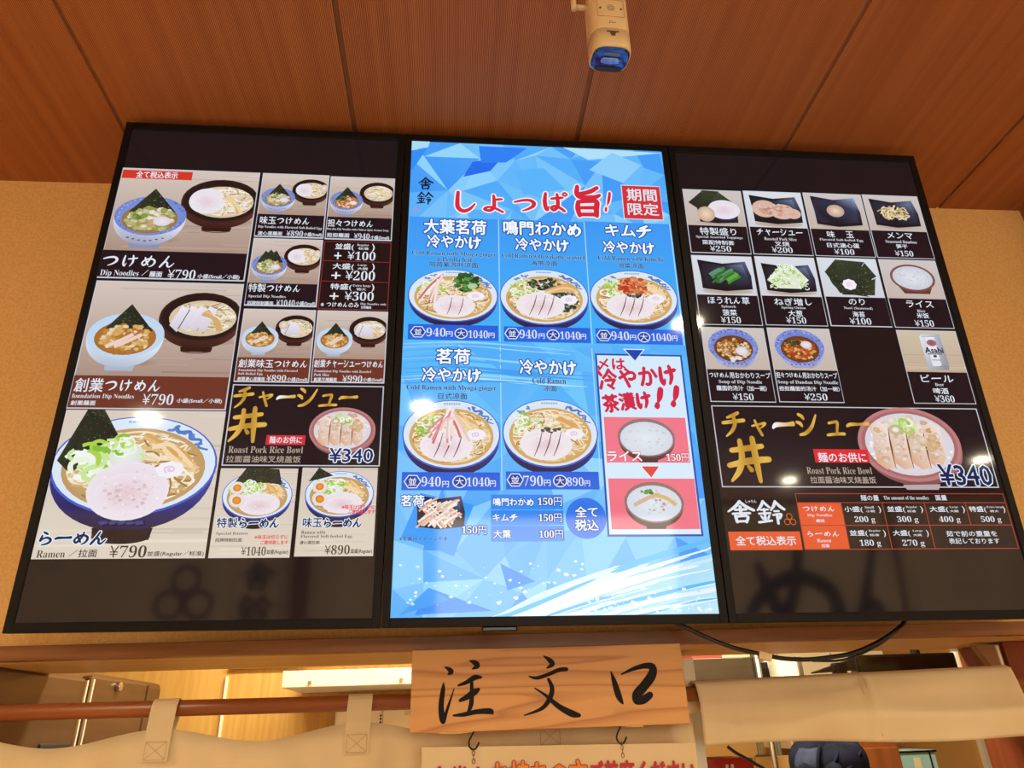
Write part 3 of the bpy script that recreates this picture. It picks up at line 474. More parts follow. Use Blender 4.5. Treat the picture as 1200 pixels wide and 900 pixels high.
TXT = [l.split('|') for l in '''L.tag|全て税込表示|-272.7|957.7|-182.8|957.7|18.8|tw
L.1|つけめん|-299.8|730.1|-153.4|730.1|29.5|tb
L.1|Dip Noodles|-299.2|698.3|-221.5|698.3|17.6|ts
L.1|／|-215.1|701.8|-203.0|701.8|14.6|tw
L.1|蘸面|-199.0|699.1|-173.8|699.1|13.5|tw
L.1|¥790|-162.5|700.2|-105.5|700.2|23.0|ts
L.1|小盛(Small／小碗)|-100.4|696.2|-13.9|696.2|12.6|tw
L.2|味玉つけめん|11.7|844.7|118.7|844.7|20.4|tb
L.2|Dip Noodles with Flavored Soft-Boiled Egg|9.5|826.7|148.0|826.7|7.9|ts
L.2|溏心蛋蘸面|11.0|810.5|63.5|810.5|10.0|tw
L.2|¥890|72.6|811.8|108.4|811.8|14.5|ts
L.2|小盛(Small)|110.3|810.1|149.4|810.1|11.2|tw
L.3|担々つけめん|159.7|843.5|259.2|843.5|19.4|tb
L.3|Dan-dan Dip Noodles with Chinese Spicy Sesame Soup|158.6|826.8|294.8|826.8|6.8|ts
L.3|担担蘸面|160.2|811.2|209.4|811.2|11.2|tw
L.3|¥940|219.7|810.5|254.1|810.5|14.6|ts
L.3|小盛(Small)|256.5|807.5|297.1|807.5|11.3|tw
L.4|特製つけめん|8.5|672.3|114.9|672.3|19.8|tb
L.4|Special Dip Noodles|10.3|651.2|87.5|651.2|8.2|ts
L.4|招牌特制蘸面|9.8|635.4|63.2|635.4|9.2|tw
L.4|¥1040|69.5|637.1|107.7|637.1|14.3|ts
L.4|小盛(Small)|109.9|636.2|150.1|636.2|11.3|tw
L.p|並盛(|180.7|782.4|220.7|782.4|17.7|tw
L.p|Regular|227.7|788.1|253.9|788.1|6.7|ts
L.p|标准|231.1|779.6|253.5|779.6|6.6|tw
L.p|)|260.8|782.2|266.4|782.2|20.0|tw
L.p|+|180.6|759.4|195.4|759.4|17.5|tw
L.p|¥100|208.8|760.4|269.5|760.4|22.0|ts
L.p|大盛(|179.1|731.7|224.1|731.7|17.3|tw
L.p|Large|232.0|736.5|252.3|736.5|6.5|ts
L.p|大碗|232.6|727.9|254.7|727.9|6.5|tw
L.p|)|263.7|731.7|269.2|731.7|19.5|tw
L.p|+|178.1|709.2|197.2|709.2|17.1|tw
L.p|¥200|208.1|710.1|271.3|710.1|23.6|ts
L.p|特盛(|178.5|680.6|222.9|680.6|16.9|tw
L.p|Extra large|225.3|684.6|263.6|684.6|7.0|ts
L.p|特大|234.1|676.2|254.1|676.2|6.3|tw
L.p|)|265.7|680.3|271.2|680.3|19.0|tw
L.p|+|178.5|658.0|196.5|658.0|16.6|tw
L.p|¥300|209.9|659.2|271.5|659.2|21.9|ts
L.p|※つけめんのみ|161.4|637.3|241.2|637.3|12.4|tb
L.p|Dip Noodles only|244.2|640.1|299.7|640.1|6.2|ts
L.p|仅限蘸面|245.9|632.3|267.6|632.3|6.2|tw
L.5|創業つけめん|-297.0|444.4|-135.8|444.4|29.1|tb
L.5|foundation Dip Noodles|-297.5|420.1|-181.0|420.1|11.7|ts
L.5|創業蘸面|-297.0|406.7|-251.0|406.7|9.8|tw
L.5|¥790|-164.0|415.8|-105.6|415.8|22.5|ts
L.5|小盛(Small／小碗)|-98.8|413.2|-12.3|413.2|10.8|tw
L.6|創業味玉つけめん|9.8|496.6|145.8|496.6|18.1|tb
L.6|Foundation Dip Noodles with Flavored|11.2|480.8|128.4|480.8|6.6|ts
L.6|Soft-Boiled Egg|11.3|473.1|59.7|473.1|6.6|ts
L.6|創業溏心蛋蘸面|11.7|462.4|65.1|462.4|8.4|tw
L.6|¥890|68.3|464.7|107.1|464.7|14.1|ts
L.6|小盛(Small)|109.1|462.3|149.7|462.3|9.4|tw
L.7|創業チャーシューつけめん|160.1|498.8|299.3|498.8|17.3|tb
L.7|Foundation Dip Noodles with Roasted|161.6|481.4|276.2|481.4|6.7|ts
L.7|Pork Slice|161.5|473.8|192.3|473.8|6.1|ts
L.7|創業叉燒蘸面|162.4|463.3|208.1|463.3|8.5|tw
L.7|¥990|219.4|465.6|259.2|465.6|15.1|ts
L.7|小盛(Small)|260.7|463.9|301.1|463.9|9.5|tw
L.g|麺のお供に|88.5|334.4|150.6|334.4|14.0|tw
L.g|Roast Pork Rice Bowl|13.3|314.1|154.5|314.1|13.8|tc
L.g|拉面醤油味叉烧盖饭|11.5|295.2|151.9|295.2|13.7|tg
L.r|らーめん|-293.9|144.3|-178.9|144.3|24.6|nb
L.r|Ramen|-292.8|116.3|-244.3|116.3|12.8|ds
L.r|／|-238.3|117.5|-223.7|117.5|12.1|dw
L.r|拉面|-221.4|117.4|-189.9|117.4|13.6|dw
L.r|¥790|-168.7|120.1|-104.6|120.1|21.4|ds
L.r|並盛(Regular／标准)|-102.6|115.5|-3.5|115.5|9.9|dw
L.s|特製らーめん|11.6|171.7|124.4|171.7|19.1|nb
L.s|Special Ramen|13.1|151.7|69.6|151.7|6.3|ds
L.s|招牌特制拉面|13.0|140.2|60.7|140.2|7.0|dw
L.s|※味玉は切らずに|83.1|145.4|143.4|145.4|7.2|rw
L.s|ご提供致します|95.1|135.4|144.5|135.4|7.2|rw
L.s|¥1040|62.0|119.8|106.0|119.8|16.2|ds
L.s|並盛(Regular)|107.5|117.7|146.2|117.7|9.3|dw
L.a|味玉らーめん|167.8|172.1|276.4|172.1|18.5|nb
L.a|Ramen with|166.4|154.2|210.2|154.2|6.0|ds
L.a|Flavored Soft-boiled Egg|166.0|145.9|260.4|145.9|6.8|ds
L.a|溏心蛋拉面|165.4|135.3|201.5|135.3|6.3|dw
L.a|※味玉は切らずに|237.5|201.7|299.5|201.7|8.2|rw
L.a|ご提供致します|250.4|192.7|300.0|192.7|8.2|rw
L.a|¥890|211.7|121.8|257.7|121.8|17.2|ds
L.a|並盛(Regular)|259.5|118.5|298.6|118.5|9.4|dw
M.t|期間|207.0|951.1|278.6|951.1|34.8|tw
M.t|限定|205.7|910.4|279.8|910.4|34.1|tw
M.1|大葉茗荷|-269.1|842.2|-128.9|842.2|38.1|wn
M.1|冷やかけ|-261.1|802.3|-140.6|802.3|34.0|wn
M.1|Cold Ramen with Myoga ginger|-294.0|769.7|-107.1|769.7|13.4|db
M.1|& Perilla leaf|-238.3|755.6|-159.7|755.6|11.1|db
M.1|阳荷紫苏叶凉面|-254.0|742.0|-147.4|742.0|13.2|dj
M.1|940|-256.5|574.9|-215.7|574.9|20.2|ts
M.1|円|-214.4|571.2|-201.2|571.2|12.1|tw
M.1|1040|-167.7|571.9|-126.3|571.9|18.2|ts
M.1|円|-124.7|569.8|-111.9|569.8|12.2|tw
M.2|鳴門わかめ|-88.8|844.9|89.1|844.9|37.4|wn
M.2|冷やかけ|-62.3|801.3|59.0|801.3|33.2|wn
M.2|Cold Ramen with wakame seaweed|-93.7|770.5|95.3|770.5|12.4|db
M.2|海带凉面|-28.6|752.3|30.6|752.3|12.3|dj
M.2|940|-58.0|574.6|-20.8|574.6|20.4|ts
M.2|円|-17.4|570.3|-4.3|570.3|12.2|tw
M.2|1040|29.2|573.3|73.1|573.3|18.5|ts
M.2|円|73.7|571.1|85.5|571.1|12.3|tw
M.3|キムチ|147.6|845.6|255.3|845.6|34.2|wn
M.3|冷やかけ|138.9|801.2|257.9|801.2|32.4|wn
M.3|Cold Ramen with Kimchi|124.9|771.5|275.0|771.5|12.5|db
M.3|泡菜凉面|169.0|752.3|229.3|752.3|12.4|dj
M.3|940|141.4|575.3|180.4|575.3|20.6|ts
M.3|円|182.0|571.5|195.4|571.5|12.4|tw
M.3|1040|229.6|573.6|273.6|573.6|18.7|ts
M.3|円|275.4|571.5|286.9|571.5|12.4|tw
M.4|茗荷|-233.9|519.4|-164.2|519.4|34.4|wn
M.4|冷やかけ|-262.0|477.5|-141.1|477.5|31.8|wn
M.4|Cold Ramen with Myoga ginger|-293.0|447.4|-109.5|447.4|13.3|db
M.4|日式凉面|-228.3|430.0|-169.2|430.0|13.1|dj
M.4|940|-256.8|251.1|-219.3|251.1|19.6|ts
M.4|円|-216.5|246.0|-203.8|246.0|11.9|tw
M.4|1040|-169.1|250.8|-124.1|250.8|17.9|ts
M.4|円|-123.5|247.4|-112.4|247.4|12.0|tw
M.5|冷やかけ|-59.4|498.1|60.0|498.1|33.4|wn
M.5|Cold Ramen|-33.7|467.3|36.8|467.3|13.6|db
M.5|凉面|-11.0|449.9|16.5|449.9|12.5|dj
M.5|790|-58.1|253.3|-19.1|253.3|20.7|ts
M.5|円|-17.1|249.1|-4.1|249.1|12.1|tw
M.5|890|28.5|251.8|61.9|251.8|17.3|ts
M.5|円|63.6|248.4|74.5|248.4|11.2|tw
M.w|〆は|107.4|506.7|166.2|509.3|25.9|rb
M.w|冷やかけ|106.4|470.9|275.9|488.4|47.3|rb
M.w|茶漬け!!|112.7|417.1|279.6|438.5|46.0|rb
M.w|ライス|113.9|305.0|184.4|305.0|20.6|wr
M.w|150円|235.1|302.9|282.3|302.9|17.1|wq
M.o|茗荷|-294.8|213.9|-250.8|213.9|21.6|wn
M.o|150円|-178.1|157.5|-130.9|157.5|16.2|ws
M.o|※写真はイメージです|-294.9|141.3|-204.7|141.3|7.2|dj
M.x|鳴門わかめ|-117.4|211.6|-39.0|211.6|15.1|wn
M.x|150円|-30.6|212.4|16.5|212.4|16.9|ws
M.x|キムチ|-118.3|180.7|-70.8|180.7|14.8|wn
M.x|150円|-30.0|180.6|15.0|180.6|16.6|ws
M.x|大葉|-117.2|149.7|-84.5|149.7|15.4|wn
M.x|100円|-30.0|149.1|16.1|149.1|16.3|ws
M.c|全て|42.4|192.2|86.3|192.2|20.1|wn
M.c|税込|41.1|166.4|86.3|166.4|21.5|wn
R.11|特製盛り|-269.6|855.3|-181.8|855.3|20.4|tb
R.11|Special Assorted Toppings|-280.9|838.5|-168.4|838.5|8.3|ts
R.11|菜配特制套|-267.6|824.3|-191.2|824.3|11.8|tw
R.11|¥250|-251.0|807.7|-200.8|807.7|15.2|ts
R.12|チャーシュー|-131.2|858.2|-18.4|858.2|18.1|tb
R.12|Roasted Pork Slice|-115.7|839.7|-36.6|839.7|8.2|ts
R.12|叉烧|-92.5|826.3|-56.8|826.3|13.1|tw
R.12|¥200|-101.7|809.6|-51.6|809.6|15.4|ts
R.13|味|42.9|858.8|61.9|858.8|18.3|tb
R.13|玉|90.1|859.4|108.6|859.4|18.3|tb
R.13|Flavored Soft-boiled Egg|21.3|842.7|129.2|842.7|8.5|ts
R.13|日式溏心蛋|36.8|828.0|116.8|828.0|13.2|tw
R.13|¥100|51.4|810.3|100.5|810.3|15.5|ts
R.14|メンマ|193.8|861.1|258.1|861.1|17.2|tb
R.14|Seasoned Bamboo|185.9|843.6|264.3|843.6|8.3|ts
R.14|笋干|209.3|830.3|237.6|830.3|12.1|tw
R.14|¥150|202.2|810.7|247.3|810.7|15.6|ts
R.21|ほうれん草|-273.6|671.3|-177.2|671.3|18.7|tb
R.21|Spinach|-244.3|655.2|-211.0|655.2|7.6|ts
R.21|菠菜|-243.5|640.4|-211.0|640.4|15.1|tw
R.21|¥150|-249.6|621.9|-204.4|621.9|16.1|ts
R.22|ねぎ増し|-119.1|671.4|-31.1|671.4|18.8|tb
R.22|Spring Onion|-104.9|655.9|-47.9|655.9|7.7|ts
R.22|大葱|-90.9|641.9|-57.8|641.9|15.3|tw
R.22|¥150|-98.9|624.5|-52.6|624.5|16.2|ts
R.23|のり|57.2|675.3|95.6|675.3|16.8|tb
R.23|Nori (Seaweed)|42.1|657.6|110.4|657.6|8.4|ts
R.23|海苔|59.8|642.7|88.5|642.7|13.9|tw
R.23|¥100|49.5|624.9|100.0|624.9|16.3|ts
R.24|ライス|196.8|674.2|261.9|674.2|18.0|tb
R.24|Rice|218.5|656.1|238.0|656.1|7.4|ts
R.24|米饭|214.6|644.0|243.8|644.0|13.3|tw
R.24|¥150|205.1|624.2|250.5|624.2|16.5|ts
R.31|つけめん用おかわりスープ|-294.2|487.5|-158.8|487.5|14.0|tb
R.31|Soup of Dip Noodle|-275.2|471.4|-179.5|471.4|9.9|ts
R.31|蘸面的汤汁（加一碗）|-281.8|457.5|-171.9|457.5|11.8|tw
R.31|¥150|-249.1|437.8|-203.9|437.8|15.6|ts
R.32|担々つけめん用おかわりスープ|-145.3|489.9|-7.5|489.9|14.1|tb
R.32|Soup of Dandan Dip Noodle|-144.5|472.8|-8.8|472.8|10.0|ts
R.32|担担蘸面的汤汁（加一碗）|-143.6|458.6|-8.5|458.6|10.9|tw
R.32|¥250|-90.9|439.6|-39.6|439.6|15.8|ts
R.b|ビール|185.3|487.9|260.4|487.9|17.4|tb
R.b|Beer|214.3|473.2|234.6|473.2|7.3|ts
R.b|啤酒|206.2|458.0|240.7|458.0|14.1|tw
R.b|¥360|205.5|439.6|250.2|439.6|16.0|ts
R.g|麺のお供に|-86.1|305.4|18.3|305.4|20.2|tw
R.g|Roast Pork Rice Bowl|-115.9|277.1|24.0|277.1|14.5|tc
R.g|拉面醤油味叉烧盖饭|-111.6|257.5|28.5|257.5|14.3|tg
R.l|しゃりん|-254.6|213.2|-232.2|213.2|6.2|tw
R.l|全て税込表示|-285.7|135.2|-164.1|135.2|18.2|tw
R.t|麺の量|-11.7|220.6|26.7|220.6|11.5|tb
R.t|The amount of the noodles|37.2|220.8|134.0|220.8|7.6|ts
R.t|面量|148.9|220.9|173.4|220.9|10.7|tw
R.t|つけめん|-138.1|198.4|-72.4|198.4|11.2|tb
R.t|Dip Noodles|-131.0|184.7|-79.6|184.7|6.9|ts
R.t|蘸面|-114.6|174.0|-97.4|174.0|6.0|tw
R.t|らーめん|-137.4|148.2|-72.8|148.2|10.1|tb
R.t|Ramen|-120.3|135.0|-91.8|135.0|6.7|ts
R.t|拉面|-112.9|124.9|-97.2|124.9|6.6|tw
R.t|小盛(|-51.1|196.7|-13.1|196.7|13.0|tw
R.t|Small|-7.0|201.3|12.0|201.3|4.9|ts
R.t|小碗|-5.9|193.3|12.2|193.3|4.9|tw
R.t|)|21.2|196.4|25.6|196.4|13.9|tw
R.t|200 g|-34.0|175.6|8.9|175.6|14.6|ts
R.t|並盛(|39.8|196.7|76.9|196.7|13.1|tw
R.t|Regular|80.5|201.3|104.4|201.3|4.9|ts
R.t|标准|81.3|193.3|99.5|193.3|4.9|tw
R.t|)|110.9|196.4|115.3|196.4|14.0|tw
R.t|300 g|55.9|175.5|100.5|175.5|14.7|ts
R.t|大盛(|130.5|196.6|169.9|196.6|13.2|tw
R.t|Large|174.2|201.3|192.7|201.3|4.9|ts
R.t|大碗|173.0|193.2|191.4|193.2|4.9|tw
R.t|)|201.2|196.3|205.6|196.3|14.1|tw
R.t|400 g|145.1|175.3|190.6|175.3|14.7|ts
R.t|特盛(|216.1|196.6|252.2|196.6|13.2|tw
R.t|Extra large|255.0|201.2|290.0|201.2|5.0|ts
R.t|特大|260.1|193.1|278.7|193.1|4.9|tw
R.t|)|289.6|196.3|293.6|196.3|14.1|tw
R.t|500 g|235.5|175.2|279.2|175.2|14.8|ts
R.t|並盛(|-49.8|148.8|-13.4|148.8|12.7|tw
R.t|Regular|-9.6|153.5|15.2|153.5|4.8|ts
R.t|标准|-9.3|145.4|10.3|145.4|4.7|tw
R.t|)|20.5|148.4|24.8|148.4|13.6|tw
R.t|180 g|-33.4|128.6|10.4|128.6|15.1|ts
R.t|大盛(|40.6|148.5|76.0|148.5|12.7|tw
R.t|Large|82.8|153.2|103.9|153.2|4.8|ts
R.t|大碗|82.1|145.0|100.1|145.0|4.8|tw
R.t|)|111.0|148.1|115.3|148.1|13.6|tw
R.t|270 g|55.5|128.2|102.1|128.2|15.1|ts
R.t|茹で前の重量を|153.0|147.4|261.2|147.4|11.1|tb
R.t|表記しております|154.8|132.8|262.3|132.8|11.0|tb'''.strip().split('\n')]
BIG = [l.split('|') for l in '''L.g|チ|7.8|399.4|48.7|446.7|go
L.g|ャ|57.0|402.5|85.7|436.5|go
L.g|ー|92.0|417.6|130.0|429.7|gw
L.g|シ|132.2|403.5|172.5|445.1|go
L.g|ュ|175.2|404.0|213.5|433.4|go
L.g|ー|214.5|419.2|253.9|429.9|go
L.g|丼|5.8|327.3|80.6|404.4|go
M.t|し|-200.1|883.0|-152.4|944.7|rr
M.t|ょ|-135.9|885.6|-86.3|937.6|rr
M.t|つ|-64.7|892.7|-11.4|928.8|rr
M.t|ぱ|4.0|893.5|64.6|952.2|rr
M.t|旨|79.9|880.9|144.7|974.4|rr
M.t|!|149.7|898.7|168.6|957.9|rr
M.t|舎|-286.4|943.9|-250.5|979.9|nv
M.t|鈴|-288.2|902.0|-249.5|938.3|nv
R.g|チ|-282.3|347.9|-229.8|404.9|go
R.g|ャ|-219.3|349.6|-185.4|387.3|go
R.g|ー|-174.2|365.9|-123.0|383.9|gw
R.g|シ|-121.3|351.3|-72.5|402.7|go
R.g|ュ|-58.3|351.0|-15.4|387.2|go
R.g|ー|-11.6|371.4|42.4|383.7|go
R.g|丼|-283.1|249.9|-186.5|351.3|go
R.l|舎|-295.0|169.2|-237.2|216.0|wh
R.l|鈴|-235.6|166.3|-174.1|216.0|wh'''.strip().split('\n')]
def gold(u): return mixc(hx('#b98a32'), hx('#e2b54e'), .5 + .5 * math.sin(u * 9))
BIGC = {'go': (gold, None), 'gw': (lambda u: mixc(hx('#f1f3f4'), hx('#d9b25a'), min(1, max(0, u * 1.3 - .1))), None), 'rr': ('#d3283c', '#f4eef4'), 'nv': ('#12183a', None), 'wh': (WHITE, None)}
def letter(p, key):
    for k, s, x0, z0, x1, z1, h, st in TXT:
        if k == key: p.text(s, float(x0), float(z0), float(x1), float(z1), float(h), st)
    for k, g, x0, z0, x1, z1, st in BIG:
        if k == key:
            x0, z0, x1, z1 = map(float, (x0, z0, x1, z1)); c, ol = BIGC[st]
            polys = [[(a / 100, -b / 100) for a, b in q] for s_ in BRUSH[g] for q in stroke_polys(s_, {'rr': 1.6, 'go': 1.2, 'gw': .5, 'nv': 1.1, 'wh': 1.2}[st] - (2.2 if g in 'ー!' else 0))]
            p.glyphs(polys, x0, (z0 + z1) / 2, x1, (z0 + z1) / 2, z1 - z0, c, ol, 3.2 / (z1 - z0) if ol else 0)
# ------------------------------------------------------------------ the room
FLOOR = mat('stone_floor', '#cbbfae', .5, scale=(3, 3, 3)); PLASTER = mat('warm_plaster', '#b98a55', .8, scale=(6, 6, 6))
def wood(name, a, b, scale, rough=.45, spec=.4): return mat(name, a, rough, c2=b, scale=scale, det=6, bump=.15, mix=(.3, .7), spec=spec)
def ceiling_mat():
    m = mat('ribbed_wood_ceiling', '#b47542', .6, c2='#a26537', scale=(40, .8, 1), det=5, mix=(.3, .7), spec=.25); N = m.node_tree.nodes; L = m.node_tree.links; b = N['Principled BSDF']
    tc = next(n for n in N if n.type == 'TEX_COORD'); rp = next(n for n in N if n.type == 'VALTORGB'); wv = N.new('ShaderNodeTexWave'); wv.inputs['Scale'].default_value = 82; wv.inputs['Distortion'].default_value = 2.2; wv.inputs['Detail Scale'].default_value = .25
    L.new(tc.outputs['Object'], wv.inputs['Vector']); r2 = N.new('ShaderNodeValToRGB'); r2.color_ramp.elements[0].position = .25; r2.color_ramp.elements[1].position = .7; r2.color_ramp.elements[0].color = (*lin('#c9ab98'), 1); r2.color_ramp.elements[1].color = (1, 1, 1, 1); L.new(wv.outputs['Color'], r2.inputs[0])
    mx = N.new('ShaderNodeMix'); mx.data_type = 'RGBA'; mx.blend_type = 'MULTIPLY'; mx.inputs[0].default_value = 1; L.new(rp.outputs[0], mx.inputs[6]); L.new(r2.outputs[0], mx.inputs[7]); L.new(mx.outputs[2], b.inputs['Base Color'])
    bp = N.new('ShaderNodeBump'); bp.inputs['Strength'].default_value = .15; bp.inputs['Distance'].default_value = .001; L.new(wv.outputs['Color'], bp.inputs['Height']); L.new(bp.outputs[0], b.inputs['Normal'])
    return m
CEIL = ceiling_mat()
WALLP = mat('tan_wallpaper', '#dcb06e', .85, c2='#d2a561', scale=(180, 180, 180), det=2, bump=.35, mix=(.4, .6), spec=.2)
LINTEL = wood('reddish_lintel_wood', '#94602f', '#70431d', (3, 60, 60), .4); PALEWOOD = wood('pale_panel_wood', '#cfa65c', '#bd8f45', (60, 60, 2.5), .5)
ZC = 2.932
MB().box(-4.2, 5.4, -7.2, 3.2, -.1, 0).build('floor', FLOOR, kind='structure')
b = MB(); xs = [-4.2, -3.164, -2.618, -2.073, -1.527, -.981, -.435, .110, .651, 1.204, 1.75, 2.3, 2.84, 3.39, 3.94, 4.48, 5.4]
for a, c in zip(xs, xs[1:]): b.box(a + .0055, c - .0055, -7.2, .157, ZC, ZC + .006)
b.build('ceiling', CEIL, kind='structure')
MB().box(-4.2, 5.4, -7.2, .157, ZC + .005, ZC + .06).build('ceiling_backing', mat('dark_seam', '#8a5530', .8), kind='structure')
MB().box(-4.2, 1.458, .157, .26, 1.789, ZC + .06).build('wall_front', WALLP, kind='structure')
MB().box(1.458, 5.4, .03, .26, 0, ZC).build('wall_front_right', wood('wood_pillar', '#a8622f', '#8b4a20', (40, 40, 2)), kind='structure')
MB().box(-4.2, -1.6, .157, .26, 0, 1.789).build('wall_front_left', WALLP, kind='structure')
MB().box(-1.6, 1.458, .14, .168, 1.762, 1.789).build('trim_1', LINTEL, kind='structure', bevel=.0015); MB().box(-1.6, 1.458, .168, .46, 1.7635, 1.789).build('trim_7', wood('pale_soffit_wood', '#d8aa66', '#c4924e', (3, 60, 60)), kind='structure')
MB().box(1.086, 1.3, .3, .46, 0, 1.762).build('trim_2', wood('dark_post_wood', '#86401c', '#6d3013', (40, 40, 2)), kind='structure')
MB().box(-4.3, -4.2, -7.2, 3.2, 0, ZC).build('wall_left', PLASTER, kind='structure'); MB().box(5.4, 5.5, -7.2, 3.2, 0, ZC).build('wall_right', PLASTER, kind='structure')
MB().box(-4.2, 5.4, -7.3, -7.2, 0, ZC).build('wall_back', PLASTER, kind='structure')
MB().box(-4.2, -.2, 1.32, 1.42, 0, 2.6).build('wall_kitchen_left', PALEWOOD, kind='structure')
MB().box(-.2, 5.4, 2.25, 2.35, 0, 2.6).build('wall_kitchen_back', mat('orange_kitchen_wall', '#d9a45a', .6, scale=(4, 4, 4)), kind='structure')
MB().box(-4.2, 5.4, .26, 3.2, 2.6, 2.65).build('ceiling_kitchen', mat('kitchen_ceiling_paint', '#d8c49c', .8), kind='structure')
BEZEL = mat('matte_black_bezel', '#0b0909', .5, c2='#080707', spec=.2); BLACK = mat('black_plastic', '#0c0a0a', .28, c2='#080707', scale=(40, 40, 40)); METAL = mat('brushed_steel', '#b9b4ab', .35, 1, scale=(2, 2, 60)); DARKMETAL = mat('dark_iron', '#2a201a', .4, .8)
WHITEP = mat('white_plastic', '#efe6d2', .45, c2='#e6dcc6')
# ------------------------------------------------------------------ the three menu displays
TILT = (math.radians(3.9), math.radians(.5), 0)
MR = Euler(TILT, 'XYZ').to_matrix()
def display(cx, label):
    p = MR @ Vector((cx / 1000, 0, 0)) + Vector((0, 0, 1.80209))
    t = thing('menu_display', label, 'display', p, TILT, 'portrait menu displays on the wall')
    b = MB(); hw = .3205
    for x0, x1, z0, z1 in ((-hw, -.305, -.017, 1.104), (.305, hw, -.017, 1.104), (-.305, .305, -.017, 0), (-.305, .305, 1.085, 1.104)): b.box(x0, x1, -.003, .012, z0, z1)
    b.build('bezel', BEZEL, t, bevel=.0012)
    MB().box(-hw + .004, hw - .004, .012, .05, -.012, 1.1).build('back_housing', BLACK, t, bevel=.004)
    MB().box(-.2, .2, .05, .095, .25, .5).build('wall_bracket', DARKMETAL, t)
    return t
def screen(t, fill):
    p = Paint(0); fill(p); return p.build('screen', t)
def base_black(p): p.rect(-305, 0, 305, 1085, '#150f12', '#131016')
D1 = display(-643, 'left wall display with a dark dip noodle and ramen menu'); D2 = display(0, 'middle wall display with the bright blue cold ramen menu'); D3 = display(643, 'right wall display with a dark menu of toppings, beer and rice bowl')
S1, S2, S3 = screen(D1, base_black), None, screen(D3, base_black)
BRD = '#c9cbd4'; INK = '#17101a'; BRN = '#6d3526'
def tile(x0, z0, x1, z1, cap, col, draw, key, t=2):
    p = Paint(); p.rect(x0, z0, x1, z1, BRD); draw(p, x0 + t, cap, x1 - t, z1 - t); p.y -= .000005; p.rect(x0 + t, z0 + t, x1 - t, cap, col); letter(p, key); return p
def ts(**k): return lambda p, *r: tsukemen(p, *r, **k)
tile(-306, 688, -3, 975, 756, INK, ts(), 'L.1').build('menu_panel', S1, 'dip noodles panel with blue soup bowl and dark noodle bowl')
p = Paint(-.0012); p.rect(-303, 946, -151, 969, '#cf3626'); letter(p, 'L.tag'); p.build('tax_tag', S1, 'red tag with white writing')
tile(3, 802, 153, 975, 861, INK, ts(egg=1), 'L.2').build('menu_panel', S1, 'dip noodles with egg panel')
tile(156, 801, 303, 973, 860, INK, ts(soup='red', meat=''), 'L.3').build('menu_panel', S1, 'dandan dip noodles panel with red soup')
tile(3, 630, 153, 799, 684, INK, ts(sheets=3, egg=1), 'L.4').build('menu_panel', S1, 'special dip noodles panel with three nori sheets')
p = Paint(); p.rect(156, 626, 303, 797, '#1d0f12'); p.frame(156, 626, 303, 797, 1.6, '#8f2f33'); p.rect(156, 745, 303, 746.5, '#8f2f33'); p.rect(156, 694, 303, 695.5, '#8f2f33'); letter(p, 'L.p'); p.build('price_table', S1, 'extra portion prices framed in red')
tile(-304, 395, -3, 682, 465, BRN, ts(soup='amber', style='pale', meat='slices'), 'L.5').build('menu_panel', S1, 'foundation dip noodles panel with pale bowl')
tile(4, 456, 153, 623, 510, BRN, ts(soup='amber', style='pale', meat='slices', egg=2), 'L.6').build('menu_panel', S1, 'foundation dip noodles with egg panel')
tile(156, 457, 304, 623, 510, BRN, ts(soup='amber', style='pale', meat='slices'), 'L.7').build('menu_panel', S1, 'foundation dip noodles with roast pork panel')
p = Paint(); p.rect(4, 282, 304, 451, '#17121a'); p.frame(4, 282, 304, 451, 2.2, BRD); rice_pork_bowl(p, 227, 356, 65, 48); p.rect(82, 324, 157, 344, '#d22f3a'); letter(p, 'L.g')
p.glyphs(glyph_polys('¥340', 'j'), 206, 304, 290, 304, 28, '#1d2c66', '#e8f0fa', .09, .02); p.build('menu_panel', S1, 'roast pork rice bowl panel in gold brush letters')
def ramen_tile(x0, z0, x1, z1, key, draw):
    p = Paint(); p.clip = (x0, z0, x1, z1); p.rect(x0, z0, x1, z1, '#d6cbbb', '#d2c6ba'); table_top(p, x0, z0, x1, z1, '#d6cabd', '#dacfbf'); p.clip = (x0, z0, x1, z1); draw(p); p.clip = None; letter(p, key); return p
def big_ramen(p):
    x, z, rx, rz = -156, 283, 152, 97
    nori(p, [(-262, 392), (-285, 250), (-208, 330)]); nori(p, [(-262, 392), (-232, 392), (-208, 330)])
    ramen_bowl(p, x, z, rx, rz, 146, 'dark', 'classic', 150)
    for q in ([(-262, 392), (-297, 290), (-268, 264)], [(-262, 392), (-268, 264), (-196, 342)], [(-262, 392), (-230, 393), (-196, 342)]): nori(p, q)
    leek(p, -226, 290, 44, 28, 30, 16); leek(p, -222, 278, 34, 20, 12, 22); p.ell(-176, 300, 28, 26, '#e8ecea', '#dbe3d8'); leek(p, -185, 320, 26, 12, 14, 12); chashu_round(p, -158, 232, 74, 56, '#ece3ec', '#e3d0d8'); bits(p, -158, 224, 50, 30, 40, ['#e0c4cc', '#f3ebf1', '#e6d2da'], 3.5); naruto(p, -88, 273, 26, .62)
    for j in range(5): p.blob(-190 + j * 16, 172, 9, '#4a4a86', '#3a3868', .5)
ramen_tile(-303, 108, -2, 393, 'L.r', big_ramen).build('menu_panel', S1, 'large ramen panel with dragon pattern bowl')
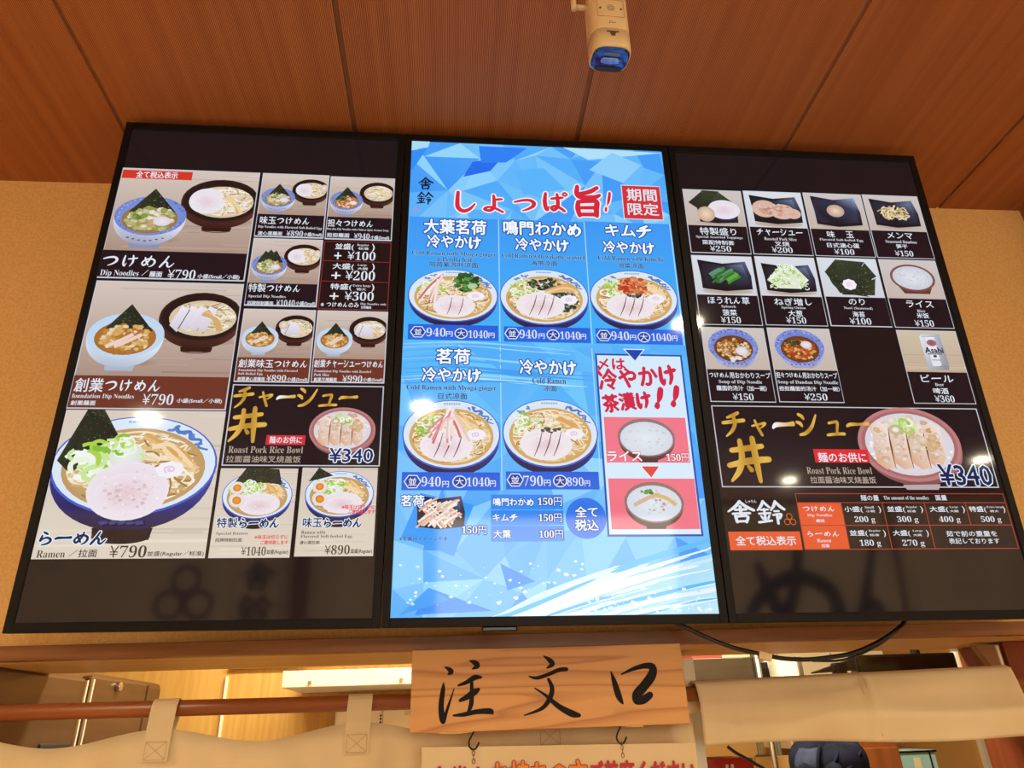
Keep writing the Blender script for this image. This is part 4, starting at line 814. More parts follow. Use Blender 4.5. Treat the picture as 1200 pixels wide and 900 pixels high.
def small_ramen(cx, cz, sheets):
    def d(p):
        ramen_bowl(p, cx, cz, 65, 45, 62, 'dark', 'classic', 60)
        if sheets == 3:
            for q in ([(cx - 26, cz + 54), (cx - 46, cz + 22), (cx + 4, cz + 26)], [(cx - 26, cz + 54), (cx + 10, cz + 53), (cx - 4, cz + 24)], [(cx + 8, cz + 53), (cx - 10, cz + 24), (cx + 30, cz + 24)], [(cx + 8, cz + 53), (cx + 36, cz + 51), (cx + 26, cz + 24)], [(cx + 36, cz + 51), (cx + 20, cz + 24), (cx + 44, cz + 20)]): nori(p, q)
        else: nori(p, [(cx - 42, cz + 54), (cx - 60, cz + 24), (cx - 14, cz + 36)])
        leek(p, cx - 8, cz + 18, 18, 8, 12, 6); chashu_round(p, cx + 6, cz - 17, 38, 21, '#ebe4ec', '#dccbd0'); egg_half(p, cx - 38, cz + 14, 14); egg_half(p, cx - 36, cz - 10, 15, -.4)
    return d
ramen_tile(4, 108, 149, 277, 'L.s', small_ramen(78, 224, 3)).build('menu_panel', S1, 'special ramen panel with two egg halves')
ramen_tile(157, 110, 301, 279, 'L.a', small_ramen(231, 227, 1)).build('menu_panel', S1, 'ramen with flavoured egg panel')
# --- middle screen
def blue_art(p):
    g = random.Random(11); p.rect(-305, 0, 305, 1085, '#5cc2fb', '#63b6fb'); p.clip = (-305, 0, 305, 1085); nx, nz = 8, 14
    P = [[(-330 + 660 * i / nx + g.uniform(-32, 32), -30 + 1145 * j / nz + g.uniform(-30, 30)) for j in range(nz + 1)] for i in range(nx + 1)]
    for i in range(nx):
        for j in range(nz):
            a, b_, c, d = P[i][j], P[i + 1][j], P[i + 1][j + 1], P[i][j + 1]
            for t in ((a, b_, c), (a, c, d)) if g.random() < .5 else ((a, b_, d), (b_, c, d)):
                s = g.random(); hi = hx('#8fd4fd') if j > 9 or j < 4 else hx('#66c3fb'); col = mixc(hx('#46a6f8'), hi, s) if g.random() < .8 else (hx('#3a98f6') if j > 9 or j < 4 else hx('#4fb2fa')); p.poly(list(t), [mixc(col, (.75, .9, 1), .12 * g.random()) for _ in range(3)])
    for q, c in (([(-305, 1085), (-262, 1085), (-266, 1068), (-305, 1058)], '#a8dcf6'), ([(-305, 1056), (-268, 1066), (-300, 1000), (-305, 1000)], '#2f8ef6'), ([(-160, 1030), (-88, 1048), (-118, 1005), (-182, 985)], '#1f6cee'), ([(-145, 1078), (-28, 1078), (-80, 1032), (-140, 1028)], '#2a80f2'), ([(305, 1080), (60, 1085), (120, 1050)], '#aee0f8'), ([(120, 1020), (180, 1075), (250, 1040), (200, 985)], '#8ccdfb'), ([(-60, 1010), (10, 1020), (60, 960), (-40, 940)], '#57b4fb'), ([(-258, 229), (-155, 206), (-192, 109), (-292, 144)], '#2f9cf8'), ([(-238, 52), (-120, 10), (-235, 6), (-262, 4)], '#2e90f6'), ([(-105, 95), (-40, 62), (-92, 46)], '#2590f4'), ([(-238, 52), (-290, 4), (-200, 30)], '#3aa0f8')): p.poly(q, c)
    def sweep(u, off): return (-220 + 540 * u + 50 * off, -52 + 262 * u - 70 * u * u + (6 - 112 * off) * (.3 + .7 * u))
    p.poly([(30, 0), (120, 66), (305, 110), (305, 0)], ['#8fd6f8', '#8ad2fa', '#a5def8', '#bfe8fa'])
    for k in range(70):  # brush splash sweeping up to the right
        off = g.random() * 1.05; u0 = g.uniform(-.1, .6); u1 = u0 + g.uniform(.25, .6); w_ = g.uniform(2.5, 11) * (1.2 - .5 * off)
        p.stroke([(*sweep(u0 + (u1 - u0) * t, off + .015 * math.sin(9 * t + k)), w_ * q_) for t, q_ in ((0, .1), (.12, .8), (.4, 1), (.75, .8), (.93, .5), (1, .08))], 1, g.choice(['#e3f3fc', '#d4edfb', '#e9f6fd', '#dcf0fb', '#c6e8fb', '#58bdf6']))
    for k in range(150): x, z = g.choice([(g.uniform(-300, 60), g.uniform(20, 100)), (g.uniform(80, 300), g.uniform(4, 50)), (g.uniform(60, 304), g.uniform(2, 34))]); p.blob(x, z, g.uniform(1, 5), g.choice(['#d8f0fc', '#bfe6fc', '#eaf7fd']), None, .7, 7)
    for k in range(11): z = 546 - 9 * k + g.uniform(-4, 4); p.stroke([(-305, z, 1), (-190, z + 7, g.uniform(1, 6)), (-60, z + g.uniform(-4, 6), g.uniform(1, 7)), (g.uniform(40, 96), z - 10, 1)], 1, g.choice(['#a4dcfb', '#8fd2fb', '#b9e5fb', '#4aaef6', '#3f9fee']))
    p.clip = None
S2 = screen(D2, blue_art)
p = Paint(-.0018); p.rect(194, 881, 289, 979, '#dfe6f0'); p.rect(196, 883, 288, 977, '#d3303a'); letter(p, 'M.t')
for x, z in ((-288, 893), (-292, 886), (-284, 886)): p.stroke([(x + 3.6 * math.cos(k * PI / 4), z + 3.6 * math.sin(k * PI / 4)) for k in range(9)], 1.2, '#b98ad0')
p.build('title_banner', S2, 'red brush title and red limited time seal')
def strip(p, x0, x1, z, hxp, ccp):
    p.rect(x0, z - 18, x1, z + 18, '#2168e0', '#1f5fdc'); n = '#173a9c'
    for (x, zz), r, m in ((hxp, 13, 6), (ccp, 10.5, 18)):
        p.poly([(x + (r + 2.2) * 1.12 * math.cos(k * 2 * PI / m), zz + (r + 2.2) * math.sin(k * 2 * PI / m)) for k in range(m)], '#d8e8fb'); p.poly([(x + r * 1.12 * math.cos(k * 2 * PI / m), zz + r * math.sin(k * 2 * PI / m)) for k in range(m)], n)
        p.text('並' if m == 6 else '大', x - 8, zz, x + 8, zz, 15, 'tw')
def cold_panel(x0, z0, x1, z1, zs, key, bx, bz, rx, rz, kind, hxp, ccp, label):
    p = Paint(-.0018); 
    if z1 > 600: p.rect(x0, z0, x1, z1, '#3fb2f8', '#3a98f4')
    p.stroke([(x1, z0), (x1, z1)], 2, '#a8dcfb'); cold_ramen(p, bx, bz, rx, rz, kind); strip(p, x0 + 8, x1 - 4, zs, hxp, ccp); letter(p, key); p.build('menu_panel', S2, label)
cold_panel(-303, 556, -100, 868, 575, 'M.1', -201, 666, 98, 65, 'perilla', (-274, 575), (-183, 573), 'cold ramen panel with green perilla leaf')
cold_panel(-100, 556, 99, 869, 574, 'M.2', -1, 668, 99, 70, 'wakame', (-74, 575), (14, 574), 'cold ramen panel with dark wakame seaweed')
cold_panel(99, 556, 302, 871, 574, 'M.3', 200, 671, 100, 70, 'kimchi', (125, 575), (213, 573), 'cold ramen panel with red kimchi')
cold_panel(-303, 234, -100, 545, 252, 'M.4', -200, 349, 98, 73, 'myoga', (-274, 251), (-183, 251), 'cold ramen panel with pink myoga ginger')
cold_panel(-100, 236, 97, 545, 254, 'M.5', 0, 353, 98, 73, 'plain', (-74, 255), (15, 253), 'plain cold ramen panel')
p = Paint(-.0018); p.rect(103, 144, 293, 533, '#1d4fae'); p.rect(107, 148, 289, 529, '#d9ecfa', '#d3e9fb'); p.rect(112, 292, 284, 389, '#f0788c'); p.rect(112, 158, 288, 259, '#ef7688')
for x, z in ((198, 345), (201, 211)):
    bowl_body(p, x, z, 59, 50, '#7a5450', '#4a2d2b', .34, .05); p.ell(x, z, 60, 41, '#b9a39c', '#8f7470', rot=-.03); p.ell(x, z - 2, 55, 36, '#e3eaf2', '#d3dae6', rot=-.03); bits(p, x, z - 2, 50, 32, 40, ['#edf2f7', '#d8dfea'], 3)
p.stroke([(160, 205), (195, 222), (215, 226)], 8, '#d6b59c'); p.stroke([(198, 226), (225, 220), (245, 205)], 8, '#d9b878'); bits(p, 190, 232, 14, 4, 9, ['#6faa44', '#4d8a34'], 4); bits(p, 205, 205, 30, 14, 8, ['#d9a0a0', '#e3c9b4'], 3)
for x, z, r, c in ((189, 543, 20, '#1743b0'), (200, 284, 18, '#e04a42')): p.poly([(x - r - 4, z + 2), (x, z - r - 7), (x + r + 4, z + 2)], '#e6f2fb'); p.poly([(x - r, z), (x, z - r * 1.28), (x + r, z)], c)
letter(p, 'M.w'); p.build('rice_offer_panel', S2, 'white offer panel with red brush letters and two rice bowls')
p = Paint(-.0018); square_plate(p, -221, 192, 49, 33, '#2a1f3c', '#6a5a86')
for j in range(60):
    a, b = -221 + rnd.uniform(-34, 34), 192 + rnd.uniform(-22, 20); p.stroke([(a - 12, b - 8), (a, b + 2), (a + 12, b + 8)] if rnd.random() < .6 else [(a - 10, b + 8), (a, b), (a + 9, b - 10)], 3.6, rnd.choice(['#f2e6dc', '#e9cfc0', '#dba692', '#f7efe8', '#e3bda8']), 3)
letter(p, 'M.o'); p.build('topping_panel', S2, 'myoga topping on a dark plate')
p = Paint(-.0018)
for z0, z1 in ((197, 226), (167, 195), (136, 165)): p.rect(-122, z0, 19, z1, '#2f8df4', '#2a86f0')
letter(p, 'M.x'); p.build('price_table', S2, 'three topping prices on blue bars')
p = Paint(-.0018); p.ell(63, 180, 40, 40, '#2a77ea', n=40); letter(p, 'M.c'); p.build('tax_badge', S2, 'round blue badge')
# --- right screen
def tp(kind): return lambda p, *r: topping(p, *r, kind)
for x0, z0, x1, z1, cap, kind, key, lb in ((-298, 795, -153, 975, 871, 'assorted', 'R.11', 'assorted toppings panel with nori, egg and pork'), (-148, 796, -2, 977, 872, 'pork', 'R.12', 'roast pork slice panel'), (3, 797, 152, 978, 873, 'egg', 'R.13', 'flavoured egg panel'), (155, 797, 299, 979, 874, 'bamboo', 'R.14', 'seasoned bamboo panel'),
    (-299, 609, -155, 789, 685, 'spinach', 'R.21', 'green spinach panel'), (-148, 611, -3, 791, 686, 'onion', 'R.22', 'spring onion panel'), (3, 612, 149, 793, 687, 'nori', 'R.23', 'black nori seaweed panel'), (155, 612, 298, 793, 688, 'rice', 'R.24', 'bowl of rice panel'),
    (-299, 426, -155, 603, 501, 'soup', 'R.31', 'soup of dip noodle panel'), (-148, 427, -3, 605, 502, 'dandan', 'R.32', 'soup of dandan dip noodle panel'), (155, 428, 298, 606, 503, 'beer', 'R.b', 'beer can panel')):
    tile(x0, z0, x1, z1, cap, INK, tp(kind), key, 1.6).build('menu_panel', S3, lb)
p = Paint(); p.rect(-299, 242, 295, 418, '#17121a'); p.frame(-299, 242, 295, 418, 2.2, BRD)
p.y -= .000005; rice_pork_bowl(p, 122, 336, 114, 82); p.rect(-94, 294, 24, 323, '#d8242c', '#de2b33'); letter(p, 'R.g')
p.glyphs(glyph_polys('¥340', 'j'), 170, 269, 284, 269, 44, '#1a2350', '#d6e2f2', .075, .02); p.build('menu_panel', S3, 'wide roast pork rice bowl panel in gold brush letters')
p = Paint(); letter(p, 'R.l')
for x, z in ((-169, 183), (-175, 172), (-163, 172)): p.stroke([(x + 5.6 * math.cos(k * PI / 5), z + 5.6 * math.sin(k * PI / 5)) for k in range(11)], 1.6, '#c4622c')
p2 = Paint(-.00025); p2.rect(-299, 117, -153, 153, '#e35a30'); p2.v += p.v; p2.f += [tuple(i + 4 for i in f) for f in p.f]; p2.c += p.c; p2.build('shop_logo', S3, 'white brush logo over an orange bar')
p = Paint(); RED = '#a8402f'; p.rect(-149, 117, 300, 230, '#1c1315')
p.rect(-149, 117, -56, 211, '#e2572f')
for z in (117, 164, 210, 228.5): p.rect(-149, z, 300, z + 1.6, RED)
for x in (-149, 298.4): p.rect(x, 117, x + 1.6, 230, RED)
for x, z0 in ((-57, 117), (31, 117), (121, 117), (210, 164)): p.rect(x, z0, x + 1.6, 211, RED)
p.y -= .000005; letter(p, 'R.t'); p.build('portion_table', S3, 'red ruled table of noodle weights in grams')
MB().box(-.14, -.075, .0, .02, -.026, -.016).build('receiver_strip', BLACK, D2, bevel=.003)
# ------------------------------------------------------------------ wooden counter sign with its hooks and the hanging notice
def sign_wood():
    m = bpy.data.materials.new('cedar_board'); m.use_nodes = True; N = m.node_tree.nodes; L = m.node_tree.links; b = N['Principled BSDF']
    tc = N.new('ShaderNodeTexCoord'); mp = N.new('ShaderNodeMapping'); mp.inputs['Scale'].default_value = (.4, 1, 6); L.new(tc.outputs['Object'], mp.inputs[0])
    nz = N.new('ShaderNodeTexNoise'); nz.inputs['Scale'].default_value = 2.6; nz.inputs['Detail'].default_value = 1.5; L.new(mp.outputs[0], nz.inputs['Vector'])
    mul = N.new('ShaderNodeMath'); mul.operation = 'MULTIPLY'; mul.inputs[1].default_value = 8; L.new(nz.outputs[0], mul.inputs[0])
    fr = N.new('ShaderNodeMath'); fr.operation = 'FRACT'; L.new(mul.outputs[0], fr.inputs[0])
    rp = N.new('ShaderNodeValToRGB'); e = rp.color_ramp.elements; e[0].position = 0; e[0].color = (*lin('#cf9550'), 1); e[1].position = 1; e[1].color = (*lin('#cb914b'), 1)
    for ps_, cc in ((.5, '#d29a54'), (.8, '#bf8240'), (.9, '#b07236')): k = e.new(ps_); k.color = (*lin(cc), 1)
    L.new(fr.outputs[0], rp.inputs[0]); L.new(rp.outputs[0], b.inputs['Base Color']); b.inputs['Roughness'].default_value = .5
    return m
SX, SZ = -.006, 1.688
sg = thing('counter_sign', 'wooden counter sign with three black brush characters, under the displays', 'sign', (SX, .11, SZ))
MB().box(-.264, .264, 0, .026, -.072, .072).build('board', sign_wood(), sg, bevel=.0015)
INKM = mat('black_brush_ink', '#100d0b', .6, spec=.2)
SIGN = [[[(-207.0,1728.0,1.9),(-199.0,1724.0,7.8),(-195.0,1719.0,9.7),(-201.0,1715.0,2.4)],[(-160.0,1738.0,1.9),(-151.0,1735.0,8.8),(-145.0,1729.0,10.7),(-155.0,1723.0,1.9)],[(-209.0,1700.0,2.4),(-210.0,1688.0,8.3),(-213.0,1665.0,9.7),(-212.0,1645.0,10.7),(-209.0,1634.0,8.3),(-205.0,1645.0,6.3),(-198.0,1665.0,4.4),(-189.0,1690.0,1.5)],[(-181.0,1695.0,3.9),(-166.0,1700.0,7.3),(-150.0,1708.0,9.7),(-138.0,1708.0,4.4)],[(-156.0,1700.0,6.3),(-156.0,1682.0,7.8),(-157.0,1663.0,8.8),(-162.0,1650.0,5.8)],[(-178.0,1669.0,5.8),(-166.0,1674.0,9.7),(-152.0,1682.0,11.7),(-143.0,1687.0,6.3)],[(-190.0,1644.0,3.4),(-171.0,1645.0,7.3),(-146.0,1649.0,8.3),(-122.0,1649.0,10.2),(-118.0,1645.0,4.4)]],[[(-16.0,1743.0,2.1),(-6.0,1736.0,8.6),(-0.0,1728.0,9.6),(-11.0,1721.0,2.6)],[(-46.0,1707.0,2.6),(-31.0,1704.0,6.2),(-8.0,1710.0,6.9),(12.0,1717.0,7.7),(27.0,1718.0,7.7)],[(-9.0,1701.0,5.8),(-3.0,1686.0,8.6),(-7.0,1670.0,9.3),(-24.0,1651.0,6.9),(-58.0,1640.0,2.1)],[(-36.0,1686.0,2.4),(-17.0,1674.0,5.2),(-2.0,1661.0,8.6),(13.0,1650.0,10.3),(33.0,1640.0,12.0),(46.0,1637.0,6.9)]],[[(114.0,1711.0,2.8),(119.0,1691.0,10.3),(125.0,1667.0,12.0),(131.0,1655.0,4.5)],[(134.0,1706.0,2.8),(158.0,1715.0,6.9),(182.0,1720.0,10.3),(197.0,1717.0,13.8),(193.0,1702.0,17.2),(175.0,1683.0,17.2),(160.0,1669.0,17.2),(158.0,1658.0,12.0),(172.0,1660.0,14.6),(186.0,1668.0,12.0)]]]
for gl in SIGN:
    b = MB(); y = -.0004
    for st in gl:
        for q in stroke_polys([(x - SX * 1000, SZ * 1000 - z, w_) for x, z, w_ in st], 0, 6):
            y -= .000002; b.add([(x / 1000, y, -z / 1000) for x, z in q], [tuple(range(len(q)))])
    b.build('brush_character', INKM, sg)
for hxp, lb in ((-.153, 'dark screw hook at the left under the wooden sign'), (.125, 'dark screw hook at the right under the wooden sign')):
    h = thing('screw_hook', lb, 'hook', (hxp, .123, 1.616), group='screw hooks under the wooden sign'); h.scale = (1.25,) * 3
    pts = [(0, 0, .006), (0, 0, -.001), (-.003, 0, -.006), (-.0065, 0, -.013), (-.0062, 0, -.019), (-.002, 0, -.0235), (.003, 0, -.0228), (.0068, 0, -.0175), (.0082, 0, -.0145)]
    MB().tube(spline(pts, 4), .0013, 8).build('hook_wire', DARKMETAL, h, smooth=True)
    b = MB()
    for k in range(4):
        z = -.0235 - .0052 * k; rot = k % 2
        b.tube([((.0022 * math.cos(a), 0, .0034 * math.sin(a) + z) if rot else (0, .0022 * math.cos(a), .0034 * math.sin(a) + z)) for a in [j * PI / 5 for j in range(11)]], .0005, 6)
    b.build('chain', mat('dull_chain', '#8a6a48', .4, .8), h, smooth=True)
PAPER = mat('cream_notice_paper', '#dcc59a', .7, c2='#d6be90', scale=(5, 5, 5))
nt = thing('hanging_notice', 'cream paper notice with red and orange lettering, hanging below the wooden sign', 'notice', (.004, .1235, 1.298), (0, math.radians(1.1), 0))
MB().sheet(lambda u, v: (-.257 + .514 * u, .0015 * math.sin(u * 9), .29 * v), 16, 2, .0008).build('paper', PAPER, nt)
REDI = mat('red_print', '#b8202a', .6); ORGI = mat('orange_print', '#e08a20', .6)
def flat_text(name, t, x0, x1, zc, h, m, parent, y, outline=None, bold=.03, ow=.05):
    polys = glyph_polys(t, 'j'); xs = [p[0] for q in polys for p in q]; ys = [p[1] for q in polys for p in q]; a, c, lo, hi = min(xs), max(xs), min(ys), max(ys)
    for mm, offs, yy, nm in (([(outline, ow, y, name + '_outline')] if outline else []) + [(m, bold, y - .0003, name)]):
        b = MB()
        for k in range(8):
            dx, dz = offs * h * math.cos(k * PI / 4), offs * h * math.sin(k * PI / 4)
            for q in polys: b.add([(x0 + (x - a) / (c - a) * (x1 - x0) + dx, yy - k * .000003, zc + ((z - lo) / (hi - lo) - .5) * h + dz) for x, z in q], [tuple(range(len(q)))])
        b.build(nm, mm, parent)
flat_text('red_lettering', '食券を', -.241, -.137, .236, .046, REDI, nt, -.0035)
flat_text('orange_lettering', 'お持ちの方', -.128, .046, .239, .052, ORGI, nt, -.0035, REDI, .02, .055)
flat_text('red_lettering', 'ご着席ください', .053, .250, .240, .046, REDI, nt, -.0035)
# ------------------------------------------------------------------ curtains on their pole
POLE = wood('dark_pole_wood', '#99582c', '#7c4220', (4, 70, 70), .35)
MB().tube([(-1.5, .2, 1.678), (1.086, .2, 1.667)], .0145, 20).build('curtain_pole', POLE, smooth=True)
tag(bpy.data.objects['curtain_pole'], 'round dark wooden pole carrying the cream door curtains under the lintel', 'pole')
CLOTH = mat('cream_curtain_cloth', '#f0ddb2', .9, c2='#e9d3a4', scale=(7, 7, 2), spec=.1, trans=.22)
ncl = thing('door_curtain', 'cream door curtain hanging by tabs from the pole, left of and behind the sign', 'curtain', (-.35, .2, 1.2))
tabs = [-.741 - .37 - .003, -.741, -.373, -.002]
def top_edge(x):
    k = (x - tabs[1]) / .37; return 1.626 - .0 + .013 * math.cos(2 * PI * k) ** 1 - (.006 if abs(k - round(k)) < .02 else 0)
def left_cloth(u, v):
    x = -1.48 + 1.765 * u; z0 = top_edge(x); z = z0 - v * (z0 - 1.22)
    y = .183 + .014 * math.sin(x * 17 + .6) * min(1, v * 3) + .008 * math.sin(x * 41 + v * 3) * min(1, v * 2.5) + .004 * math.sin(x * 75 - 4 * v) * min(1, v * 4) + .006 * v
    return (x + .35, y - .2, z - 1.2)
MB().sheet(left_cloth, 150, 12, .0012).build('cloth', CLOTH, ncl, smooth=True)
for x in tabs:
    zp = 1.678 - .011 * (x + 1.5) / 2.586; hw = .0235; prof = [(.1815, 1.585), (.1815, 1.64), (.1822, 1.662)] + [(.2 - .0172 * math.cos(a), zp + .0172 * math.sin(a)) for a in [j * PI / 8 for j in range(9)]] + [(.2165, 1.655), (.2, 1.63), (.19, 1.60)]
    b = MB(); b.sheet(lambda u, v: (x - hw + 2 * hw * v + .35 + .002 * math.sin(u * 5), prof[min(int(round(u * (len(prof) - 1))), len(prof) - 1)][0] - .2, prof[min(int(round(u * (len(prof) - 1))), len(prof) - 1)][1] - 1.2), len(prof) - 1, 1, .0012)
    tb = b.build('hanging_tab', CLOTH, ncl)
    s = MB(); st = mat('curtain_stitching', '#cdab7a', .9); y = .1795 - .2
    for a, c in (((-.019, 1.588), (.019, 1.588)), ((.019, 1.588), (.019, 1.618)), ((.019, 1.618), (-.019, 1.618)), ((-.019, 1.618), (-.019, 1.588)), ((-.019, 1.588), (.019, 1.618)), ((-.019, 1.618), (.019, 1.588))):
        s.tube([(x + .35 + a[0], y, a[1] - 1.2), (x + .35 + c[0], y, c[1] - 1.2)], .00045, 5)
    s.build('stitching', st, tb)
nr = thing('door_curtain', 'cream door curtain folded up over the pole at the right, above the navy headscarf', 'curtain', (.65, .2, 1.5))
def right_cloth(flip):
    def f(u, v):
        x = .302 + .695 * u - .018 * (1 - u) ** 6 * max(0, 1 - 2.2 * v); zt = 1.695 + .012 * u; zb = 1.576 - .007 * u + .004 * math.sin(u * 7)
        path = [(.215, zt - .062 + .006 * math.sin(u * 11)), (.219, zt - .03), (.214, zt - .008), (.2, zt), (.186, zt - .006), (.180, zt - .03), (.176 - .004 * math.sin(u * 6), (zt + zb) / 2 + .01), (.170 + .006 * math.sin(u * 5 + 1), (zt + zb) / 2 - .02), (.174, zb + .02), (.178, zb)]
        k = v * (len(path) - 1); i = min(int(k), len(path) - 2); t = k - i; y, z = (path[i][0] + (path[i + 1][0] - path[i][0]) * t, path[i][1] + (path[i + 1][1] - path[i][1]) * t)
        fold = math.exp(-((u - .505 - .03 * (1 - v)) / .012) ** 2)
        cr = .0055 * (1 + math.sin(u * 9 + 5 * v)) * max(0, math.sin(PI * min(1, max(0, (v - .4) / .6)))) + .004 * (1 + math.sin(u * 23 - 9 * v)) * max(0, v - .45)
        return (x - .65, y - .2 - .007 * fold - (cr if v > .4 else 0), z - 1.5)
    return f
MB().sheet(right_cloth(0), 110, 27, .0015).build('cloth', CLOTH, nr, smooth=True)
b = MB()
for x, y0 in ((.643, .1705), (.655, .1705)): b.tube([(x - .65 + .012 * k / 5, y0 - .2 - .0028 + (.003 if k in (0, 5) else 0), 1.69 - .11 * k / 5 - 1.5) for k in range(6)], .0005, 5)
b.build('seam_stitching', MATS['curtain_stitching'], nr)
# ------------------------------------------------------------------ black cable under the right display
cb = thing('power_cable', 'black power cable drooping below the right display', 'cable', (.45, .06, 1.72))
pts = [(.15, .078, 1.84), (.2, .07, 1.81), (.244, .06, 1.79), (.299, .06, 1.763), (.347, .06, 1.744), (.4, .06, 1.731), (.44, .06, 1.7225), (.49, .06, 1.7195), (.535, .06, 1.7225), (.584, .06, 1.729), (.641, .06, 1.748), (.683, .06, 1.769), (.712, .066, 1.789), (.74, .078, 1.83)]
MB().tube([(x - .45, y - .06, z - 1.72) for x, y, z in spline(pts, 6)], .0042, 10).build('sheath', BLACK, cb, smooth=True)
MB().tube([(x - .45, y - .06, z - 1.72) for x, y, z in spline([(.5, .064, 1.717), (.56, .066, 1.717), (.61, .064, 1.73), (.66, .062, 1.752), (.7, .06, 1.78)], 5)], .0022, 8).build('thin_lead', BLACK, cb, smooth=True)
o = MB().box(-.0125, .0125, -.0062, .0062, -.0085, .0055).build('tape_tag', mat('beige_tape', '#d8bd8f', .6), cb, loc=(-.045, 0, .009), rot=(0, math.radians(14), 0), bevel=.001); o['label'] = 'beige tape wrapped on the cable'
# ------------------------------------------------------------------ ceiling camera
CAMW = mat('cream_camera_shell', '#d6bb8a', .45, c2='#cfb281', scale=(5, 5, 5)); GLASS = mat('dark_camera_glass', '#3f6cb4', .06, 1, c2='#2c5096', scale=(30, 90, 30), mix=(.4, .6))
CS = .88
sc = thing('security_camera', 'cream security camera with dark blue glass, hanging from the ceiling', 'camera', (.072, -.512, 2.65), (math.radians(5), 0, math.radians(2)))
sc.scale = (CS,) * 3
def ring(hw, hd, z, e=3.2, n=36, cx=0, cy=0):
    out = []
    for k in range(n):
        t = 2 * PI * k / n; c, s = math.cos(t), math.sin(t); out.append((cx + hw * math.copysign(abs(c) ** (2 / e), c), cy + hd * math.copysign(abs(s) ** (2 / e), s), z))
    return out
MB().loft([ring(.0385, .032, .0035), ring(.0395, .0335, .006), ring(.04, .034, .014), ring(.04, .034, .047)]).build('front_shell', CAMW, sc, smooth=True)
MB().loft([ring(.0385, .0325, .046), ring(.0385, .0325, .0495)]).build('seam_ring', mat('dark_seam_line', '#5a3a20', .6), sc)
MB().loft([ring(.0395, .0335, .049), ring(.04, .034, .052), ring(.04, .034, .150), ring(.036, .03, .168), ring(.026, .02, .176)]).build('body_shell', CAMW, sc, smooth=True)
fg = MB().loft([ring(.0365, .03, .0065), ring(.037, .0305, .003), ring(.034, .0275, -.001)]).build('front_glass', GLASS, sc); fg['label'] = 'dark blue reflecting front glass'
MB().loft([ring(.019, .0075, .001, 4, cy=-.002), ring(.019, .0075, -.003, 4, cy=-.002), ring(.0165, .006, -.0035, 4, cy=-.002)]).build('lens_window', mat('blue_lens_window', '#7fa8e0', .08, 1, c2='#5c88cc'), fg)
MB().loft([ring(.017, .0035, .001, 4, cy=-.0175), ring(.016, .0035, -.0022, 4, cy=-.0175)]).build('sensor_strip', mat('grey_sensor', '#6a7488', .3), fg)
MB().loft([ring(.029, .0075, .001, 3, cy=.0195), ring(.0275, .0065, -.0025, 3, cy=.0195)]).build('dark_reflection_strip', BLACK, fg)  # black strip stands for the dark lower part of the glass reflection
b = MB(); dk = mat('brown_print', '#5a3d22', .6)
for i in range(6):
    for j in range(5):
        if (i in (0, 5)) and (j in (0, 4)): continue
        b.box(-.0065 + i * .0026 - .0006, -.0065 + i * .0026 + .0006, -.0346, -.0332, .094 + j * .0034, .0952 + j * .0034)
b.build('speaker_grille', dk, sc)
for x in (-.021, .021): MB().tube([(x, -.0332, .1), (x, -.0345, .1)], .002, 10).build('screw', dk, sc)
b = MB()
for a in ((-.027, .027, .1225, .1232), (-.027, .027, .078, .0787), (-.027, -.0263, .078, .1232), (.0263, .027, .078, .1232)): b.box(a[0], a[1], -.0343, -.0335, a[2], a[3])
b.build('cover_outline', mat('tan_line', '#b08a56', .6), sc)
b = MB(); g = random.Random(3)
for x0, x1, z0, z1 in ((-.012, .012, .0375, .0405), (-.006, .006, .033, .037), (-.004, .004, .028, .0325)): b.box(x0, x1, -.0345, -.0338, z0, z1)
for k in range(9): x = g.uniform(-.007, .005); z = g.choice((.0605, .0625, .0645)); b.box(x, x + g.uniform(.001, .003), -.0345, -.0338, z, z + .0012)
b.build('printed_marks', dk, sc)
MB().tube([(-.038, 0, .135), (-.062, 0, .135)], .0055, 14).build('antenna_joint', CAMW, sc, smooth=True)
MB().tube([(-.065, 0, .128), (-.065, 0, .14), (-.065, .0, .235)], [.0055, .0055, .0045], 14).build('antenna', CAMW, sc, smooth=True)
MB().tube([(0, 0, .17), (0, 0, .2), (0, .012, .24), (0, .035, .262)], .011, 14).build('mount_arm', CAMW, sc, smooth=True)
pl = MB().tube([(0, 0, 0), (0, 0, .02)], .04, 28).build('mount_plate', CAMW, sc, bevel=.002)
pl.matrix_parent_inverse = Matrix()
# the plate lies flat against the ceiling, above the arm
Ms = Matrix.LocRotScale(sc.location, sc.rotation_euler, sc.scale); pl.matrix_basis = Ms.inverted() @ Matrix.Translation((Ms @ Vector((0, .035, .262))).to_tuple()[:2] + (ZC - .0205,)) 
tip = Ms.inverted() @ Vector((*(Ms @ Vector((0, .035, .262))).to_tuple()[:2], ZC - .015)); MB().tube([(0, .03, .255), (0, .035, .262), tuple(tip)], .011, 14).build('mount_post', CAMW, sc, smooth=True)
